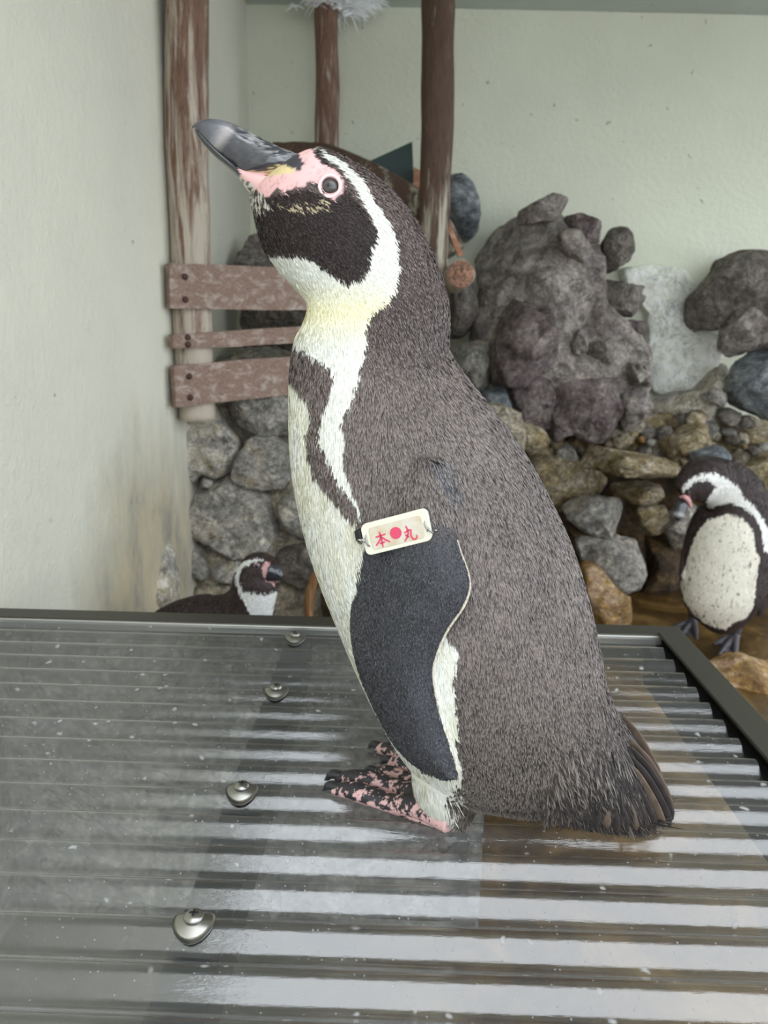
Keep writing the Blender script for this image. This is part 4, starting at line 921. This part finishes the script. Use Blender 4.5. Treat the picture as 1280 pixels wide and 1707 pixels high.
# ---------------------------------------------------------------- the other penguins
def spine_penguin(name, lab, pts, cal, Y, polys, seed, voxel=.003, flips=(), depthk=None, nfe=26000, fl=.008):
    P = np.array([atY(*cal(x, y), Y+dy) for x, y, r, dy in pts]); o_, sc_ = cal(0, 0), abs(cal(1, 0)[0]-cal(0, 0)[0])
    mpp = 1.0/F*np.linalg.norm(P[len(P)//2]-CAMP)*sc_
    R = np.array([r for _, _, r, _ in pts])*mpp
    k = cr(np.hstack((P, R[:, None])), 80); Cc = k[:, :3]; r = np.maximum(k[:, 3], .002)
    T = np.gradient(Cc, axis=0); T[:, 1] *= .4; T /= np.linalg.norm(T, axis=1)[:, None]; yv = np.array((0, 1.0, 0))
    A = np.cross(T, yv); A /= np.linalg.norm(A, axis=1)[:, None]; B = np.cross(A, T)
    parts = [ring_loft(Cc, A*r[:, None], B*r[:, None]*.92, 60)]
    for fpts, th in flips:       # flipper: (lead xy, trail xy, dy) rows
        kf = cr(fpts, 24); rows = []
        for lx, ly, tx, ty, dy in kf:
            a, b = atY(*cal(lx, ly), Y+dy), atY(*cal(tx, ty), Y+dy); u = np.linspace(0, 1, 9)
            t_ = th*np.sqrt(np.maximum(.05, 4*u*(1-u)))/2
            rows.append(np.vstack(([a*(1-x)+b*x-(0, q_, 0) for x, q_ in zip(u, t_)], [a*(1-x)+b*x+(0, q_, 0) for x, q_ in zip(u[::-1], t_[::-1])])))
        rows = np.array(rows); n, c = rows.shape[:2]
        parts.append((np.vstack((rows.reshape(-1, 3), rows[0].mean(0)[None], rows[-1].mean(0)[None])), grid_faces(n, c, True, 0, n*c, n*c+1)))
    V, NN, Fq = remesh(*join(*parts), voxel, 2)
    def pig(v, nrm, jit):
        q = v*1000; p = proj(v); p = p+np.stack((vnoise(q/5, 1), vnoise(q/5, 2)), 1)*jit
        c = lin((58, 47, 44))[None]*(1+.25*fbm(q/14, seed, 3))[:, None]; front = nrm[:, 1] < .35
        for poly, col, fn in polys:
            m = inside(p, [cal(x, y) for x, y in poly]) & front
            cl = np.repeat(lin(col)[None], len(v), 0)
            if fn: cl = cl*(1-.75*(vnoise(q/4, 55) > .62)[:, None])
            c[m] = (cl*(1+.06*fbm(q/10, 8, 2))[:, None])[m]
        return np.clip(c, .002, .92)
    base = np.array((P[:, 0].mean(), Y, V[:, 2].min()))
    t = thing(name, lab, 'penguin', base)
    mk('body', V, Fq, M['skin'], t, cols=pig(V, NN, 1.0))
    g = np.random.default_rng(seed); P2, N2 = sample_surface(V, NN, Fq, nfe, g); c2 = pig(P2, N2, 1.4)
    D = np.repeat(np.array((0, 0, -1.0))[None], nfe, 0)+g.normal(size=(nfe, 3))*.2
    cc = c2*np.where((c2.mean(1) > .3)[:, None], g.uniform(.93, 1.05, nfe)[:, None], g.uniform(.7, 1.3, nfe)[:, None])
    a, b_, c_ = feathers(P2, N2, D, np.full(nfe, fl)*g.uniform(.7, 1.2, nfe), np.full(nfe, .0018), cc, g.uniform(.0003, .001, nfe), g)
    mk('plumage', a, b_, M['feather'], t, smooth=False, cols=np.clip(c_, .001, .95), kind='stuff')
    bv2 = BVHTree.FromPolygons([tuple(x) for x in V], Fq)
    def h2(x, y):
        d = Vector(ray(*cal(x, y))).normalized(); q_ = bv2.ray_cast(Vector(CAMP), d); return np.array(q_[0])
    return t, h2, mpp
def small_bill(t, pts, cal, Y, mpp, pale_at=None):
    P = [atY(*cal(x, y), Y+dy) for x, y, r, dy in pts]; v, f = tube(P, [r*mpp for _, _, r, _ in pts], 20, 26)
    u = np.append(np.repeat(np.linspace(0, 1, 26), 20), (0, 1)); c = np.repeat(lin((46, 46, 50))[None], len(v), 0)
    if pale_at: k = np.clip(1-np.abs(u-pale_at)/.1, 0, 1)[:, None]*.7; c = c*(1-k)+lin((190, 188, 186))*k
    mk('bill', v, f, M['bill'], t, cols=c)
def ball(name, c, r, mat, t, sq=(1, 1, 1)):
    th = np.linspace(.05, np.pi-.05, 14); C = c+np.outer(np.cos(th)*r*sq[1], (0, 1, 0)); v, f = ring_loft(C, np.outer(np.sin(th)*r*sq[0], (1, 0, 0)), np.outer(np.sin(th)*r*sq[2], (0, 0, 1)), 18); mk(name, v, f, mat, t)
EYE = simple('dark_eye', (60, 56, 54), .1); PUP = simple('pupil', (8, 8, 8), .1)

cR = lambda x, y: (1080+x/4.49, 740+y/4.49)
YR = 1.62
t, h2, mpp = spine_penguin('penguin', 'standing penguin facing the camera at the right edge, looking down', [(600, 1368, 30, .02), (590, 1310, 160, .0), (565, 1160, 262, 0), (560, 1000, 282, 0), (575, 850, 280, 0), (600, 700, 268, 0), (640, 560, 245, .005), (655, 450, 215, .005), (610, 350, 190, .0), (510, 280, 158, -.02), (400, 270, 148, -.045), (310, 320, 110, -.06), (268, 375, 62, -.07)],
    cR, YR, [([(450, 562), (520, 545), (600, 520), (690, 540), (750, 590), (785, 650), (812, 800), (838, 850), (812, 1000), (805, 1100), (785, 1230), (740, 1295), (640, 1335), (580, 1385), (440, 1350), (330, 1260), (270, 1160), (240, 1050), (290, 880), (335, 720), (400, 620)], (228, 222, 204), True),
             ([(228, 372), (265, 305), (345, 238), (430, 208), (500, 213), (600, 255), (668, 305), (720, 390), (800, 465), (865, 560), (930, 680), (930, 810), (868, 800), (850, 640), (800, 540), (740, 485), (690, 462), (600, 432), (540, 452), (480, 475), (435, 468), (450, 400), (515, 310), (440, 258), (370, 272), (300, 322), (250, 380)], (232, 230, 222), False),
             ([(225, 405), (280, 365), (312, 378), (332, 430), (338, 480), (308, 476), (290, 430), (272, 412)], (206, 150, 146), False)],
    77, flips=[([(430, 600, 560, 560, .03), (330, 680, 420, 660, .02), (270, 760, 345, 760, .01), (245, 870, 300, 870, .0), (240, 950, 275, 960, -.01), (246, 1000, 258, 1005, -.01)], .008),
               ([(800, 560, 930, 600, .03), (850, 720, 960, 740, .01), (855, 860, 960, 880, -.01), (840, 1000, 940, 1040, -.02), (825, 1160, 910, 1180, -.02), (822, 1280, 850, 1290, -.02)], .010)])
small_bill(t, [(275, 400, 40, -.06), (252, 445, 42, -.075), (240, 490, 42, -.08), (228, 540, 34, -.085), (222, 575, 10, -.085)], cR, YR, mpp, .72)
e = h2(303, 362); ball('eye', e, 13*mpp, EYE, t)
mk('cheek_skin', *tube([atY(*cR(x, y), YR+d) for x, y, d in ((238, 398, -.078), (272, 396, -.088), (300, 420, -.088), (322, 470, -.08))], [.0025, .0045, .005, .003], 12, 20), simple('pink_face_skin', (208, 152, 148), .5), t)
def sfoot(t, px_h, tips, r, z, col):
    h = atZ(*px_h, z+.012); parts = []
    for tx, ty in tips:
        q = atZ(tx, ty, z+.004); m_ = h*.45+q*.55+np.array((0, 0, .002)); parts.append(tube([h+np.array((0, 0, .03)), h, m_, q], [.013, .011, .008, .0035], 12, 16))
    for (a, b), (c, d) in zip(tips[:-1], tips[1:]):
        p, q = atZ(a, b, z+.003), atZ(c, d, z+.003); w0 = np.array([h, h*.2+p*.8, (h+p+q)/3*.55+(p+q)/2*.45, h*.2+q*.8]); w1 = w0.copy(); w0[:, 2] = z+.007; w1[:, 2] = z+.001
        parts.append((np.vstack((w0, w1)), [(0, 1, 2, 3), (7, 6, 5, 4), (0, 4, 5, 1), (1, 5, 6, 2), (2, 6, 7, 3), (3, 7, 4, 0)]))
    v, n_, f = remesh(*join(*parts), .002, 2); v[:, 2] = np.maximum(v[:, 2], z+.0005)
    mk('foot', v, f, simple('dark_foot', col, .5), t)
zR = float(atY(1205, 1092, YR-.03)[2])
sfoot(t, cR(335, 1330), [cR(165, 1390), cR(240, 1440), cR(365, 1465)], .01, zR, (64, 60, 66))
sfoot(t, cR(650, 1440), [cR(490, 1500), cR(530, 1580), cR(650, 1610)], .01, zR, (64, 60, 66))

cL = lambda x, y: (270+x/4.129, 880+y/4.129)
YL = 1.16
t, h2, mpp = spine_penguin('penguin', 'penguin resting behind the panel at lower left, only head and back visible', [(-260, 960, 40, .06), (-100, 860, 160, .05), (80, 770, 235, .04), (260, 730, 265, .03), (430, 690, 250, .02), (560, 590, 190, .01), (625, 470, 150, 0), (648, 370, 148, 0), (675, 300, 132, 0), (730, 290, 100, -.005), (790, 310, 62, -.01)],
    cL, YL, [([(505, 330), (520, 270), (560, 230), (640, 205), (700, 208), (690, 222), (640, 226), (575, 258), (540, 300), (535, 370), (560, 430), (620, 438), (720, 450), (800, 420), (822, 440), (838, 490), (780, 560), (750, 700), (640, 700), (600, 570), (545, 470), (515, 400)], (226, 226, 220), False),
             ([(690, 280), (690, 250), (720, 225), (744, 240), (725, 270), (735, 330), (800, 375), (770, 385), (715, 360), (690, 320)], (206, 160, 158), False)],
    78, fl=.006)
small_bill(t, [(745, 300, 74, -.012), (790, 318, 52, -.014), (815, 332, 34, -.016), (832, 342, 12, -.016)], cL, YL, mpp)
e = h2(652, 262); ball('eye_ring', e, 21*mpp, simple('grey_pink_skin', (150, 122, 122), .5), t, (1, .5, 1)); ball('eye', e+np.array((0, -.0018, 0)), 13*mpp, PUP, t)
